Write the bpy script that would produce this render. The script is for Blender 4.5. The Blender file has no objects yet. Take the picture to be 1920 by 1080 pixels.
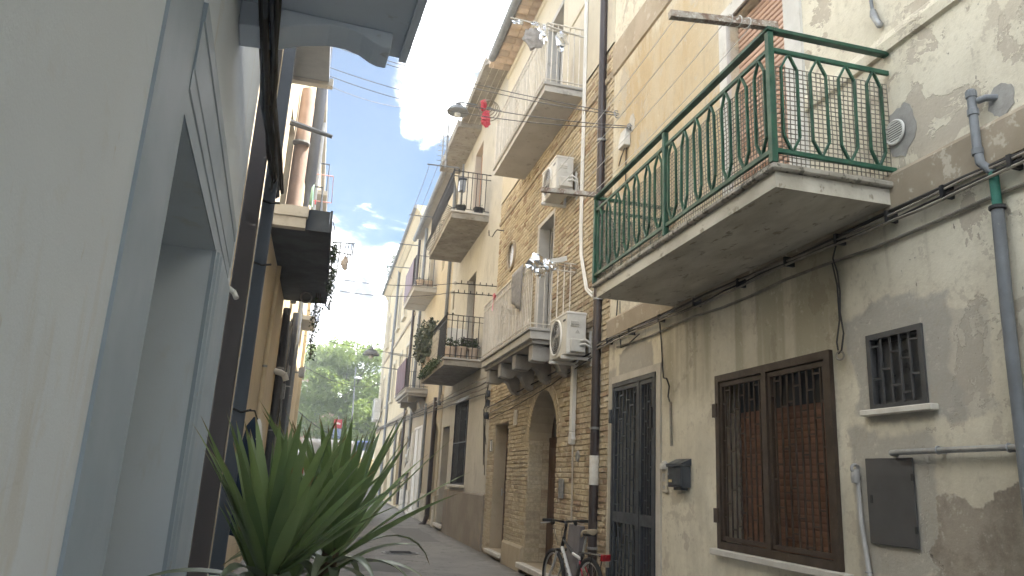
import bpy, bmesh, math, random
from mathutils import Vector, Matrix
random.seed(7)
R = math.radians
SC = bpy.context.scene
COL = SC.collection
# ------------------------------------------------------------------ camera
cam_d = bpy.data.cameras.new('camera'); cam = bpy.data.objects.new('camera', cam_d); COL.objects.link(cam)
cam_d.sensor_width = 36.0; cam_d.lens = 1397.0 / 1920 * 36; cam_d.clip_start = 0.02; cam_d.clip_end = 3000
cam.matrix_world = Matrix(((0.96792887, -0.10957049, -0.22607082, 0),
                           (-0.24598728, -0.23057366, -0.94144891, 0),
                           (0.05102905, 0.96686612, -0.25013185, 1.5), (0, 0, 0, 1)))
SC.camera = cam
# ------------------------------------------------------------------ sky, sun, exposure
SUN_AZ, SUN_EL = R(80), R(60)            # azimuth clockwise from the alley's direction (+Y)
world = bpy.data.worlds.new('World'); SC.world = world; world.use_nodes = True
nt = world.node_tree; nt.nodes.clear()
def wn(t, **k):
    n = nt.nodes.new(t)
    for a, b in k.items(): setattr(n, a, b)
    return n
def wlink(a, b): nt.links.new(a, b)
def wmath(op, a, b=None, clamp=False):
    n = wn('ShaderNodeMath', operation=op, use_clamp=clamp)
    for i, q in enumerate((a, b)):
        if q is None: continue
        if isinstance(q, (int, float)): n.inputs[i].default_value = q
        else: wlink(q, n.inputs[i])
    return n.outputs[0]
sky = wn('ShaderNodeTexSky', sky_type='NISHITA', sun_disc=False)
sky.sun_elevation = SUN_EL; sky.sun_rotation = SUN_AZ; sky.air_density = 0.6; sky.dust_density = 0.3; sky.ozone_density = 1.2; sky.altitude = 2500
tc = wn('ShaderNodeTexCoord'); sep = wn('ShaderNodeSeparateXYZ'); wlink(tc.outputs['Generated'], sep.inputs[0])
zc = wmath('MAXIMUM', wmath('ADD', sep.outputs[2], 0.22), 0.05)
cmb = wn('ShaderNodeCombineXYZ')
wlink(wmath('DIVIDE', sep.outputs[0], zc), cmb.inputs[0]); wlink(wmath('DIVIDE', sep.outputs[1], zc), cmb.inputs[1])
def wnoise(scale, detail, off, rough=0.55, dist=0.0):
    m = wn('ShaderNodeMapping'); m.inputs['Location'].default_value = off; wlink(cmb.outputs[0], m.inputs[0])
    n = wn('ShaderNodeTexNoise'); wlink(m.outputs[0], n.inputs['Vector'])
    n.inputs['Scale'].default_value = scale; n.inputs['Detail'].default_value = detail
    n.inputs['Roughness'].default_value = rough; n.inputs['Distortion'].default_value = dist
    return n.outputs[0]
big = wnoise(1.5, 3, (1.3, 0.4, 0), 0.5, 0.3)
fine = wnoise(4.2, 6, (4.0, 2.0, 0), 0.66, 0.4)
cov = wmath('ADD', wmath('MULTIPLY', big, 0.62), wmath('MULTIPLY', fine, 0.58))
def bank(d, size, amt):                     # a cloud bank round a direction of the sky
    v = wn('ShaderNodeVectorMath', operation='DOT_PRODUCT'); wlink(tc.outputs['Generated'], v.inputs[0])
    v.inputs[1].default_value = Vector(d).normalized()
    m = wn('ShaderNodeMapRange', interpolation_type='SMOOTHSTEP'); wlink(v.outputs['Value'], m.inputs[0])
    m.inputs[1].default_value = math.cos(R(size)); m.inputs[2].default_value = 1.0
    m.inputs[3].default_value = 0; m.inputs[4].default_value = amt
    return m.outputs[0]
for d, s, a in (((0.16, 0.80, 0.575), 11, 0.16), ((0.095, 0.88, 0.465), 6, 0.22), ((0.02, 0.965, 0.235), 10, 0.27), ((0.0, 0.99, 0.10), 9, 0.2),
                ((0.03, 0.925, 0.375), 7, -0.34), ((-0.03, 0.885, 0.46), 6, -0.28)):
    cov = wmath('ADD', cov, bank(d, s, a))
cm = wn('ShaderNodeMapRange', interpolation_type='SMOOTHSTEP'); wlink(cov, cm.inputs[0])
cm.inputs[1].default_value = 0.56; cm.inputs[2].default_value = 0.75
cshade = fine
ccol = wn('ShaderNodeMix', data_type='RGBA'); 
cs = wn('ShaderNodeMapRange'); wlink(cshade, cs.inputs[0]); cs.inputs[1].default_value = .40; cs.inputs[2].default_value = .70
wlink(cs.outputs[0], ccol.inputs['Factor'])
CL = 54.0
ccol.inputs['A'].default_value = (2.1, 2.35, 2.65, 1); ccol.inputs['B'].default_value = (CL, CL, CL * 1.01, 1)
cmix = wn('ShaderNodeMix', data_type='RGBA'); wlink(cm.outputs[0], cmix.inputs['Factor'])
tint = wn('ShaderNodeMix', data_type='RGBA', blend_type='MULTIPLY'); tint.inputs['Factor'].default_value = 1.0; tint.inputs['B'].default_value = (0.93, 1.03, 0.92, 1)
wlink(sky.outputs[0], tint.inputs['A']); wlink(tint.outputs['Result'], cmix.inputs['A']); wlink(ccol.outputs['Result'], cmix.inputs['B'])
bg = wn('ShaderNodeBackground'); wlink(cmix.outputs['Result'], bg.inputs['Color']); bg.inputs['Strength'].default_value = 0.05
wo = wn('ShaderNodeOutputWorld'); wlink(bg.outputs[0], wo.inputs[0])
sun_d = bpy.data.lights.new('sun', 'SUN'); sun = bpy.data.objects.new('sun', sun_d); COL.objects.link(sun)
sun_d.energy = 3.2; sun_d.angle = R(0.6); sun_d.color = (1.0, 0.96, 0.90)
sv = Vector((math.sin(SUN_AZ) * math.cos(SUN_EL), math.cos(SUN_AZ) * math.cos(SUN_EL), math.sin(SUN_EL)))
sun.rotation_euler = sv.to_track_quat('Z', 'Y').to_euler()
SC.view_settings.view_transform = 'Standard'; SC.view_settings.look = 'None'
SC.view_settings.exposure = 2.85; SC.view_settings.gamma = 1.0; SC.view_settings.use_curve_mapping = False
SC.cycles.max_bounces = 6; SC.cycles.diffuse_bounces = 4; SC.cycles.glossy_bounces = 2; SC.cycles.transmission_bounces = 2; world.cycles.sampling_method = 'MANUAL'; world.cycles.sample_map_resolution = 512; SC.cycles.use_light_tree = False; SC.cycles.use_adaptive_sampling = True; SC.cycles.adaptive_threshold = 0.03; SC.cycles.caustics_reflective = False; SC.cycles.caustics_refractive = False

# ------------------------------------------------------------------ materials
class NT:
    def __init__(s, name):
        s.m = bpy.data.materials.new(name); s.m.use_nodes = True; s.t = s.m.node_tree; s.b = s.t.nodes['Principled BSDF']
        g = s.t.nodes.new('ShaderNodeNewGeometry'); s.pos = g.outputs['Position']; s._sep = None
    def n(s, t, **k):
        q = s.t.nodes.new(t)
        for a, b in k.items(): setattr(q, a, b)
        return q
    def set(s, i, v):
        if isinstance(v, bpy.types.NodeSocket): s.t.links.new(v, i)
        elif isinstance(v, (tuple, list)) and len(v) == 3 and i.type == 'RGBA': i.default_value = (*v, 1)
        else: i.default_value = v
    def xyz(s):
        if not s._sep:
            q = s.n('ShaderNodeSeparateXYZ'); s.set(q.inputs[0], s.pos); s._sep = q.outputs
        return s._sep
    def math(s, op, a, b=0.0, clamp=False):
        q = s.n('ShaderNodeMath', operation=op, use_clamp=clamp); s.set(q.inputs[0], a); s.set(q.inputs[1], b); return q.outputs[0]
    def noise(s, scale, detail=4, rough=.55, stretch=(1, 1, 1), dist=0, off=(0, 0, 0), vec=None):
        m = s.n('ShaderNodeMapping'); s.set(m.inputs[0], vec or s.pos); m.inputs['Scale'].default_value = stretch; m.inputs['Location'].default_value = off
        q = s.n('ShaderNodeTexNoise'); s.set(q.inputs['Vector'], m.outputs[0]); q.inputs['Scale'].default_value = scale
        q.inputs['Detail'].default_value = detail; q.inputs['Roughness'].default_value = rough; q.inputs['Distortion'].default_value = dist
        return q.outputs[0]
    def step(s, x, lo, hi, a=0., b=1.):
        q = s.n('ShaderNodeMapRange', interpolation_type='SMOOTHSTEP'); s.set(q.inputs[0], x)
        q.inputs[1].default_value = lo; q.inputs[2].default_value = hi; q.inputs[3].default_value = a; q.inputs[4].default_value = b
        return q.outputs[0]
    def mix(s, f, a, b, mode='MIX'):
        q = s.n('ShaderNodeMix', data_type='RGBA', blend_type=mode); s.set(q.inputs['Factor'], f); s.set(q.inputs['A'], a); s.set(q.inputs['B'], b)
        return q.outputs['Result']
    def box(s, ya=None, yb=None, za=None, zb=None, soft=.1, warp=.3, wscale=1.5, off=(0, 0, 0)):
        # mask of a patch in the Y-Z plane of a facade, its outline broken up by noise
        x, y, z = s.xyz()
        if not hasattr(s, '_w'):
            q = s.n('ShaderNodeTexNoise'); s.set(q.inputs['Vector'], s.pos); q.inputs['Scale'].default_value = 1.9; q.inputs['Detail'].default_value = 5; q.inputs['Roughness'].default_value = .62
            p = s.n('ShaderNodeSeparateColor'); s.set(p.inputs[0], q.outputs['Color']); s._w = p.outputs
        sg = 1 if (off[0] + off[1]) % 2 else -1
        w1 = s.math('MULTIPLY', s.math('SUBTRACT', s._w[0 if off[2] % 2 else 1], .5), warp * 2.6 * sg); w2 = s.math('MULTIPLY', s.math('SUBTRACT', s._w[2], .5), warp * 2.6)
        y = s.math('ADD', y, w1); z = s.math('ADD', z, w2); m = 1.0
        for v, lo, up in ((y, ya, True), (y, yb, False), (z, za, True), (z, zb, False)):
            if lo is None: continue
            q = s.step(v, lo - soft, lo + soft) if up else s.step(v, lo - soft, lo + soft, 1., 0.)
            m = s.math('MULTIPLY', q, m)
        return m
    def bump(s, h, strength=.3, dist=.01):
        q = s.n('ShaderNodeBump'); s.set(q.inputs['Height'], h); q.inputs['Strength'].default_value = strength; q.inputs['Distance'].default_value = dist
        if s.b.inputs['Normal'].is_linked: s.set(q.inputs['Normal'], s.b.inputs['Normal'].links[0].from_socket)
        s.set(s.b.inputs['Normal'], q.outputs[0])
    def fin(s, col, rough=.8, metal=0., spec=.3):
        s.set(s.b.inputs['Base Color'], col); s.set(s.b.inputs['Roughness'], rough); s.set(s.b.inputs['Metallic'], metal)
        s.b.inputs['Specular IOR Level'].default_value = spec
        return s.m
_MC = {}
def mat(name, c1, c2=None, scale=6., rough=.7, metal=0., bump=.15, bs=70., stretch=(1, 1, 1), rnd=.12, wear=None, wt=.66, spec=.3):
    """two-tone worn surface; wear = a third colour showing in chips and stains"""
    if name in _MC: return _MC[name]
    n = NT(name); c2 = c2 or tuple(q * .72 for q in c1)
    a = n.noise(scale, 4, .62, stretch); col = n.mix(n.step(a, .32, .68), c1, c2)
    oi = n.n('ShaderNodeObjectInfo')
    hv = n.n('ShaderNodeHueSaturation'); n.set(hv.inputs['Color'], col); n.set(hv.inputs['Value'], n.step(oi.outputs['Random'], 0, 1, 1 - rnd, 1 + rnd)); col = hv.outputs[0]
    if wear:
        w = n.step(n.noise(scale * 3.1, 4, .7, stretch, off=(3, 8, 1)), wt - .03, wt + .05); col = n.mix(w, col, wear)
    if bump > .07: n.bump(n.noise(bs, 2, .6), bump, .004)
    _MC[name] = n.fin(col, n.step(a, .3, .7, max(0., rough - .1), min(1., rough + .1)), metal, spec)
    return _MC[name]
def glass(name='window_glass', tint=(.02, .025, .03)):
    if name in _MC: return _MC[name]
    n = NT(name); n.bump(n.noise(3, 2), .02, .02); _MC[name] = n.fin(n.mix(n.noise(2, 3), tint, tuple(q * 2 for q in tint)), .06, 0, .6); return _MC[name]
# ------------------------------------------------------------------ mesh helpers
WHOLE = {'crown', 'foliage', 'leaves', 'reeds', 'wall', 'upper_wall', 'trunk', 'wire_netting', 'brick_rows', 'brick', 'leaf', 'grille_leaf', 'fan_grille', 'spokes', 'saddle'}
WO = {}                                                   # world origin of every object
class MB:
    def __init__(s): s.v = []; s.f = []; s.pr = []
    def add(s, vs, fs):
        k = len(s.v); s.v += [tuple(q) for q in vs]; s.pr.append((k, len(s.f))); s.f += [[i + k for i in f] for f in fs]; return s
    def obb(s, c, a, b, d):
        c, a, b, d = map(Vector, (c, a, b, d))
        vs = [c + i * a + j * b + k * d for i in (-1, 1) for j in (-1, 1) for k in (-1, 1)]
        return s.add(vs, [(0, 1, 3, 2), (4, 6, 7, 5), (0, 4, 5, 1), (2, 3, 7, 6), (0, 2, 6, 4), (1, 5, 7, 3)])
    def box(s, x0, x1, y0, y1, z0, z1):
        return s.obb(((x0 + x1) / 2, (y0 + y1) / 2, (z0 + z1) / 2), ((x1 - x0) / 2, 0, 0), (0, (y1 - y0) / 2, 0), (0, 0, (z1 - z0) / 2))
    def bar(s, p, q, w, h=None, up=(0, 0, 1)):
        p, q = Vector(p), Vector(q); h = h or w; d = q - p; u = Vector(up)
        if abs(d.normalized().dot(u)) > .98: u = Vector((0, 1, 0))
        a = d.cross(u).normalized(); b = a.cross(d).normalized()
        return s.obb((p + q) / 2, d / 2, a * w / 2, b * h / 2)
    def tube(s, pts, r, n=8, closed=False):
        pts = [Vector(p) for p in pts]; m = len(pts); k = len(s.v); s.pr.append((k, len(s.f))); ref = None
        for i, p in enumerate(pts):
            t = (pts[(i + 1) % m] - pts[i - 1]) if closed else (pts[min(i + 1, m - 1)] - pts[max(i - 1, 0)])
            t = t.normalized() if t.length > 1e-9 else Vector((0, 0, 1))
            if ref is None: ref = Vector((0, 0, 1)) if abs(t.z) < .9 else Vector((1, 0, 0))
            a = t.cross(ref).normalized(); b = a.cross(t).normalized(); ref = b
            rr = r[i] if isinstance(r, (list, tuple)) else r
            for j in range(n):
                g = 2 * math.pi * j / n; s.v.append(tuple(p + a * math.cos(g) * rr + b * math.sin(g) * rr))
        for i in range(m if closed else m - 1):
            for j in range(n):
                i2 = (i + 1) % m
                s.f.append([k + i * n + j, k + i * n + (j + 1) % n, k + i2 * n + (j + 1) % n, k + i2 * n + j])
        if not closed: s.f.append([k + j for j in range(n)][::-1]); s.f.append([k + (m - 1) * n + j for j in range(n)])
        return s
    def ring(s, c, r, t, axis, n=20, k=6):                # torus; axis = its normal
        c, ax = Vector(c), Vector(axis).normalized(); u = ax.orthogonal().normalized(); w = ax.cross(u)
        return s.tube([c + u * math.cos(2 * math.pi * i / n) * r + w * math.sin(2 * math.pi * i / n) * r for i in range(n)], t, k, True)
    def prism(s, poly, axis, a, b):                       # poly in the two other axes, extruded from a to b
        def P(q, t): return {'x': (t, q[0], q[1]), 'y': (q[0], t, q[1]), 'z': (q[0], q[1], t)}[axis]
        m = len(poly); vs = [P(q, a) for q in poly] + [P(q, b) for q in poly]
        return s.add(vs, [list(range(m))[::-1], [m + i for i in range(m)]] + [(i, (i + 1) % m, m + (i + 1) % m, m + i) for i in range(m)])
    def lathe(s, c, prof, axis=(0, 0, 1), n=16):          # prof: (radius, distance along axis)
        c, ax = Vector(c), Vector(axis).normalized(); u = ax.orthogonal().normalized(); w = ax.cross(u); k = len(s.v); s.pr.append((k, len(s.f)))
        for r, h in prof:
            for j in range(n):
                g = 2 * math.pi * j / n; s.v.append(tuple(c + ax * h + (u * math.cos(g) + w * math.sin(g)) * max(r, 1e-4)))
        for i in range(len(prof) - 1):
            for j in range(n): s.f.append([k + i * n + j, k + i * n + (j + 1) % n, k + (i + 1) * n + (j + 1) % n, k + (i + 1) * n + j])
        s.f.append([k + j for j in range(n)][::-1]); s.f.append([k + (len(prof) - 1) * n + j for j in range(n)])
        return s
    def pieces(s):
        # primitives that touch each other form one piece
        pr = s.pr + [(len(s.v), len(s.f))]
        if not s.pr or s.pr[0][0] != 0 or len(s.pr) > 400: return []
        bb = []
        for i in range(len(s.pr)):
            q = list(zip(*s.v[pr[i][0]:pr[i + 1][0]])); bb.append([(min(t) - .003, max(t) + .003) for t in q])
        up = list(range(len(bb)))
        def find(i):
            while up[i] != i: i = up[i]
            return i
        for i in range(len(bb)):
            for j in range(i):
                if all(bb[i][a][0] <= bb[j][a][1] and bb[j][a][0] <= bb[i][a][1] for a in range(3)): up[find(i)] = find(j)
        gr = {}
        for i in range(len(bb)): gr.setdefault(find(i), []).append(i)
        if len(gr) < 2: return []
        out = []
        for ids in gr.values():
            b = MB()
            for i in ids:
                v0, f0 = pr[i]; v1, f1 = pr[i + 1]; k = len(b.v) - v0; b.pr.append((len(b.v), len(b.f))); b.v += s.v[v0:v1]; b.f += [[t + k for t in f] for f in s.f[f0:f1]]
            out.append(b)
        return out
    def build(s, name, m, parent=None, smooth=False, bevel=0, base=False, noshift=False, seg=1):
        if name not in WHOLE and parent is not None:
            ps = s.pieces()
            if 1 < len(ps) <= 70:
                return [p.build(name, m, parent, smooth, bevel, base, noshift, seg) for p in ps][0]
            if len(ps) > 70: o = s._build(name, m, parent, smooth, bevel, base, noshift, seg); o['kind'] = 'stuff'; return o
        return s._build(name, m, parent, smooth, bevel, base, noshift, seg)
    def _build(s, name, m, parent=None, smooth=False, bevel=0, base=False, noshift=False, seg=1):
        xs = list(zip(*s.v)); c = Vector([(min(q) + max(q)) / 2 for q in xs])
        if base: c.z = min(xs[2])
        if noshift: c = Vector((0, 0, 0))
        me = bpy.data.meshes.new(name); me.from_pydata([tuple(Vector(q) - c) for q in s.v], [], s.f); me.update()
        bm = bmesh.new(); bm.from_mesh(me); bmesh.ops.recalc_face_normals(bm, faces=bm.faces); bm.to_mesh(me); bm.free()
        if smooth:
            for p in me.polygons: p.use_smooth = True
            me.set_sharp_from_angle(angle=R(40))
        me.materials.append(m)
        o = bpy.data.objects.new(name, me); COL.objects.link(o); WO[o.name] = c
        if parent: o.parent = parent; o.location = c - WO[parent.name]
        else: o.location = c
        if bevel:
            b = o.modifiers.new('bevel', 'BEVEL'); b.width = bevel; b.segments = seg; b.limit_method = 'ANGLE'
        return o
def inst(o, parent, wpos, rot=None, scl=None):            # a copy of a piece at another place, sharing its mesh
    c = o.copy(); COL.objects.link(c); c.parent = parent; wpos = Vector(wpos); WO[c.name] = wpos
    c.location = wpos - (WO[parent.name] if parent else Vector((0, 0, 0)))
    if rot: c.rotation_euler = rot
    if scl: c.scale = scl
    return c
def thing(name, label, cat, loc=(0, 0, 0), group=None):
    o = bpy.data.objects.new(name, None); COL.objects.link(o); o.location = loc; o.empty_display_size = .2; WO[o.name] = Vector(loc)
    return tag(o, label, cat, group)
def tag(o, label, cat, group=None):
    o['label'] = label; o['category'] = cat
    if group: o['group'] = group
    return o
def kind(o, k): o['kind'] = k; return o
def sag(p, q, d, n=14):                                   # a hanging line from p to q
    p, q = Vector(p), Vector(q)
    return [p.lerp(q, i / n) - Vector((0, 0, d * 4 * (i / n) * (1 - i / n))) for i in range(n + 1)]
def jit(pts, a): return [Vector(p) + Vector((random.uniform(-a, a), random.uniform(-a, a), random.uniform(-a, a))) for p in pts]
def part(name, m, parent, fn, **k):
    b = MB(); fn(b); return b.build(name, m, parent, **k)
def facade(name, parent, m, xf, y0, y1, z0, z1, holes=(), sg=1, back=5.0, shell=True):
    """front wall with real openings. holes: (ya, yb, za, zb, depth, arch). sg=+1: the body lies towards +X"""
    b = MB(); ys = sorted({y0, y1, *[h[0] for h in holes], *[h[1] for h in holes]}); zs = sorted({z0, z1, *[h[2] for h in holes], *[h[3] for h in holes]})
    ys = [y for y in ys if y0 <= y <= y1]; zs = [z for z in zs if z0 <= z <= z1]
    for i in range(len(ys) - 1):
        for j in range(len(zs) - 1):
            cy, cz = (ys[i] + ys[i + 1]) / 2, (zs[j] + zs[j + 1]) / 2
            if any(h[0] < cy < h[1] and h[2] < cz < h[3] for h in holes): continue
            b.add([(xf, ys[i], zs[j]), (xf, ys[i + 1], zs[j]), (xf, ys[i + 1], zs[j + 1]), (xf, ys[i], zs[j + 1])], [(0, 1, 2, 3)])
    for h in holes:
        ya, yb, za, zb, d = h[:5]; xd = xf + sg * d; rim = [(yb, za), (ya, za)]
        if len(h) > 5 and h[5]:
            r = (yb - ya) / 2; yc = (ya + yb) / 2; ht = h[5] if h[5] is not True else r; sp = zb - ht
            arc = [(yc - r * math.cos(math.pi * k / 16), sp + ht * math.sin(math.pi * k / 16)) for k in range(17)]
            for k in range(16):
                p, q = arc[k], arc[k + 1]
                b.add([(xf, *p), (xf, *q), (xf, q[0], zb), (xf, p[0], zb)], [(0, 1, 2, 3)])
            rim += arc
        else: rim += [(ya, zb), (yb, zb)]
        for k in range(len(rim)):
            p, q = rim[k], rim[(k + 1) % len(rim)]
            b.add([(xf, *p), (xf, *q), (xd, *q), (xd, *p)], [(0, 1, 2, 3)])
    if shell:
        xb = xf + sg * back
        b.add([(xf, y0, z0), (xb, y0, z0), (xb, y0, z1), (xf, y0, z1), (xf, y1, z0), (xb, y1, z0), (xb, y1, z1), (xf, y1, z1)],
              [(0, 1, 2, 3), (4, 5, 6, 7), (3, 2, 6, 7), (1, 5, 6, 2)])
    me_m = [tuple(q) for q in b.v]
    return b.build(name, m, parent)
# ------------------------------------------------------------------ wall and ground materials
XF = 3.43                                                  # plane of the right-hand facades
def wall_base(n, c1, c2, c3, sc=1.0):
    a = n.noise(1.1 * sc, 5, .62); b = n.noise(6 * sc, 4, .65, off=(3, 1, 7)); st = n.noise(5, 3, .6, (1, 1, .12), off=(1, 5, 2))
    col = n.mix(n.step(a, .36, .64), c1, c2); col = n.mix(n.step(b, .55, .75, 0, .5), col, c3); col = n.mix(n.step(st, .52, .78, 0, .45), col, c3)
    return col
def wall_A():
    n = NT('peeling_cream_plaster')
    col = wall_base(n, (.71, .66, .53), (.63, .58, .46), (.52, .47, .36))
    # ochre wash of the upper floor
    och = n.mix(n.step(n.noise(4, 6, .65, (1, 1, .18), off=(2, 2, 9)), .4, .62), (.52, .415, .26), (.54, .455, .32))
    f = n.box(5.75, 8.6, 4.05, 6.95, .22, .35, 1.3); col = n.mix(n.math('MULTIPLY', f, .9), col, och)
    col = n.mix(n.math('MULTIPLY', n.box(6.6, 9.5, 5.2, 7.1, .3, .5, 1.1, (3, 3, 3)), n.step(n.noise(3, 6, .7, (1, 1, .25), off=(5, 1, 1)), .48, .56)), col, (.50, .39, .235))
    # old render showing where the paint has flaked off
    fl = n.noise(1.7, 7, .68, dist=.4, off=(11, 2, 5)); up = n.box(-20, 4.75, 3.5, 9, .2, .3, 1.1)
    m1 = n.step(n.math('ADD', fl, n.math('MULTIPLY', up, .05)), .585, .60); col = n.mix(m1, col, (.50, .445, .355))
    m1b = n.step(n.noise(2.6, 6, .7, off=(1, 12, 4)), .59, .60); col = n.mix(n.math('MULTIPLY', m1b, .8), col, (.52, .465, .37))
    # drips under the green balcony
    dr = n.math('MULTIPLY', n.box(4.3, 7.2, 2.35, 3.4, .12, .2, 2.0), n.step(n.noise(4.5, 3, .5, (0, 1, .04), off=(0, 3, 0)), .44, .60, 1, .25))
    col = n.mix(n.math('MULTIPLY', dr, .62), col, (.27, .235, .145))
    # soot and damp of the street level
    g1 = n.math('MULTIPLY', n.box(-20, 20, -2, 2.3, .7, .6, 1.2, (4, 2, 0)), n.step(n.noise(2.2, 7, .65, (1, 1, .5), off=(7, 7, 1)), .38, .66)); col = n.mix(n.math('MULTIPLY', g1, .45), col, (.40, .37, .29))
    # grey cement patches: round the small window, the meter door, above the gate
    cem = n.mix(n.noise(9, 4, .6), (.33, .31, .27), (.44, .415, .36))
    for (ya, yb, za, zb, w, o, k) in ((3.42, 4.32, 1.98, 2.72, .16, (0, 0, 0), .85), (3.68, 4.38, 1.05, 1.92, .14, (5, 0, 2), .8), (7.55, 8.45, 2.6, 3.12, .22, (2, 6, 1), .9),
                                      (3.2, 3.75, 2.0, 2.62, .2, (8, 1, 1), .5), (8.55, 8.8, .1, 2.9, .12, (1, 1, 8), .8)):
        col = n.mix(n.math('MULTIPLY', n.box(ya, yb, za, zb, .025, w, 2.2, o), k), col, cem)
    damp = n.box(-20, 3.75, -2, 1.55, .012, .3, 2.0, (6, 3, 3)); dc = n.mix(n.step(n.noise(3, 5, .7), .4, .62), (.24, .205, .165), (.36, .315, .255))
    col = n.mix(damp, col, dc)
    damp2 = n.box(3.5, 4.6, -2, .98, .03, .3, 2.4, (1, 9, 3)); col = n.mix(n.math('MULTIPLY', damp2, .85), col, (.33, .295, .24))
    # dark chips
    sp = n.math('MULTIPLY', n.step(n.noise(34, 3, .6, (1, 1, .45), off=(2, 2, 2)), .70, .73), n.box(-20, 4.3, 1.9, 4.6, .3, .5, 1.5, (1, 2, 3))); col = n.mix(n.math('MULTIPLY', sp, .85), col, (.17, .15, .12))
    mo = n.noise(15, 5, .74, off=(3, 3, 9)); col = n.mix(n.step(mo, .50, .74, 0, .55), col, (.40, .35, .27)); col = n.mix(n.step(mo, .44, .30, 0, .35), col, (.74, .70, .60))
    ru = n.math('MULTIPLY', n.step(n.noise(9, 3, .6, (0, 1, .05), off=(0, 8, 0)), .56, .70), n.step(n.noise(1.1, 2, .5, off=(6, 6, 6)), .45, .6)); col = n.mix(n.math('MULTIPLY', ru, .4), col, (.36, .31, .23))
    n.bump(n.math('SUBTRACT', n.math('ADD', n.math('MULTIPLY', n.noise(45, 2, .65), .35), n.math('MULTIPLY', mo, .6)), m1), .5, .011)
    return n.fin(col, .88, 0, .2)
def wall_plain(name, c1, c2, c3, stain=None, b=.25):
    n = NT(name); col = wall_base(n, c1, c2, c3)
    if stain:
        f = n.math('MULTIPLY', n.step(n.noise(1.6, 8, .68, (1, 1, .5), off=(4, 4, 1)), .56, .64), .7); col = n.mix(f, col, stain)
    n.bump(n.noise(30, 4, .65), b, .008)
    return n.fin(col, .88, 0, .2)
def brick_mat(name, attr):
    n = NT(name)
    if attr:
        a = n.n('ShaderNodeAttribute', attribute_name='tint'); t = a.outputs['Fac']
    else: t = n.n('ShaderNodeObjectInfo').outputs['Random']
    q = n.n('ShaderNodeValToRGB'); n.set(q.inputs[0], t); cr = q.color_ramp
    cr.elements[0].position = 0; cr.elements[0].color = (.50, .42, .285, 1); cr.elements[1].position = 1; cr.elements[1].color = (.36, .245, .16, 1)
    for p, c in ((.2, (.60, .51, .36, 1)), (.45, (.54, .45, .30, 1)), (.7, (.67, .59, .44, 1)), (.86, (.45, .36, .25, 1))): e = cr.elements.new(p); e.color = c
    x, y, z = n.xyz(); low = n.box(8, 11.2, .2, 2.3, .3, .5, 1.4)
    col = n.mix(n.math('MULTIPLY', low, n.step(n.noise(2.6, 4, .6, off=(3, 3, 3)), .46, .56, 0, .65)), q.outputs[0], (.31, .21, .14))
    wash = n.box(12.4, 17, -1, 3, .5, .5, 1); col = n.mix(n.math('MULTIPLY', wash, .45), col, (.50, .43, .31))
    soot = n.step(n.noise(1.3, 5, .68, (1, 1, .45)), .46, .70, 0, .6); col = n.mix(soot, col, (.32, .275, .20)); lime = n.step(n.noise(2.4, 5, .7, off=(5, 5, 2)), .60, .68, 0, .55); col = n.mix(lime, col, (.66, .61, .50))
    grain = n.step(n.noise(26, 6, .7), .3, .75, .72, 1.15); h = n.n('ShaderNodeHueSaturation'); n.set(h.inputs['Color'], col); n.set(h.inputs['Value'], grain)
    n.bump(n.noise(60, 2, .7), .5, .006)
    return n.fin(h.outputs[0], .9, 0, .15)
def wall_L1():
    n = NT('pale_grey_render'); a = n.noise(.9, 5, .6); f = n.noise(7, 5, .7, off=(2, 5, 1)); g = n.noise(160, 2, .6)
    col = n.mix(n.step(a, .35, .65), (.755, .83, .92), (.72, .785, .865)); col = n.mix(n.step(f, .56, .74, 0, .35), col, (.66, .67, .67))
    st = n.noise(3.2, 5, .65, (1, 1, .22), off=(7, 1, 3)); col = n.mix(n.step(st, .57, .70, 0, .42), col, (.60, .575, .52))
    rub = n.noise(14, 4, .7, (1, 1, .5), off=(1, 1, 6)); col = n.mix(n.step(rub, .68, .74, 0, .5), col, (.56, .54, .50))
    cr = n.math('ABSOLUTE', n.math('SUBTRACT', n.noise(1.3, 4, .6, off=(4, 9, 2)), .5)); cm_ = n.math('MULTIPLY', n.step(cr, .0, .0035, 1, 0), n.step(n.noise(.8, 2, .5, off=(2, 2, 8)), .5, .56)); col = n.mix(n.math('MULTIPLY', cm_, .08), col, (.40, .39, .37))
    n.bump(n.math('ADD', n.math('MULTIPLY', g, .35), n.math('SUBTRACT', f, n.math('MULTIPLY', cm_, .1))), .3, .005); return n.fin(col, .86, 0, .2)
M_A = wall_A()
M_MORTAR = wall_plain('ochre_mortar', (.46, .39, .28), (.40, .335, .235), (.31, .26, .18))
M_BR, M_BRJ = brick_mat('yellow_brick', False), brick_mat('yellow_brick_rows', True)
M_BUP = wall_plain('cream_upper_plaster', (.60, .55, .44), (.55, .50, .39), (.47, .42, .33), (.44, .40, .33))
M_C = wall_plain('grey_beige_plaster', (.53, .505, .445), (.46, .44, .39), (.39, .37, .325), (.37, .35, .31))
M_CD = wall_plain('rough_grey_dado', (.30, .265, .22), (.24, .205, .17), (.19, .165, .14), (.34, .27, .2), .6)
M_D = wall_plain('yellow_beige_plaster', (.58, .505, .365), (.52, .45, .325), (.44, .375, .27), (.45, .40, .31))
M_DL = wall_plain('brownish_lower_plaster', (.47, .40, .28), (.39, .335, .24), (.32, .27, .19), (.42, .33, .2))
M_E = wall_plain('warm_yellow_plaster', (.63, .535, .36), (.575, .485, .32), (.49, .41, .28))
M_L1 = wall_L1()
M_L1T = mat('blue_grey_painted_trim', (.37, .445, .535), (.345, .42, .505), 2.2, .6, bump=.16, bs=90, wear=(.40, .42, .44), wt=.69)
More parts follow.
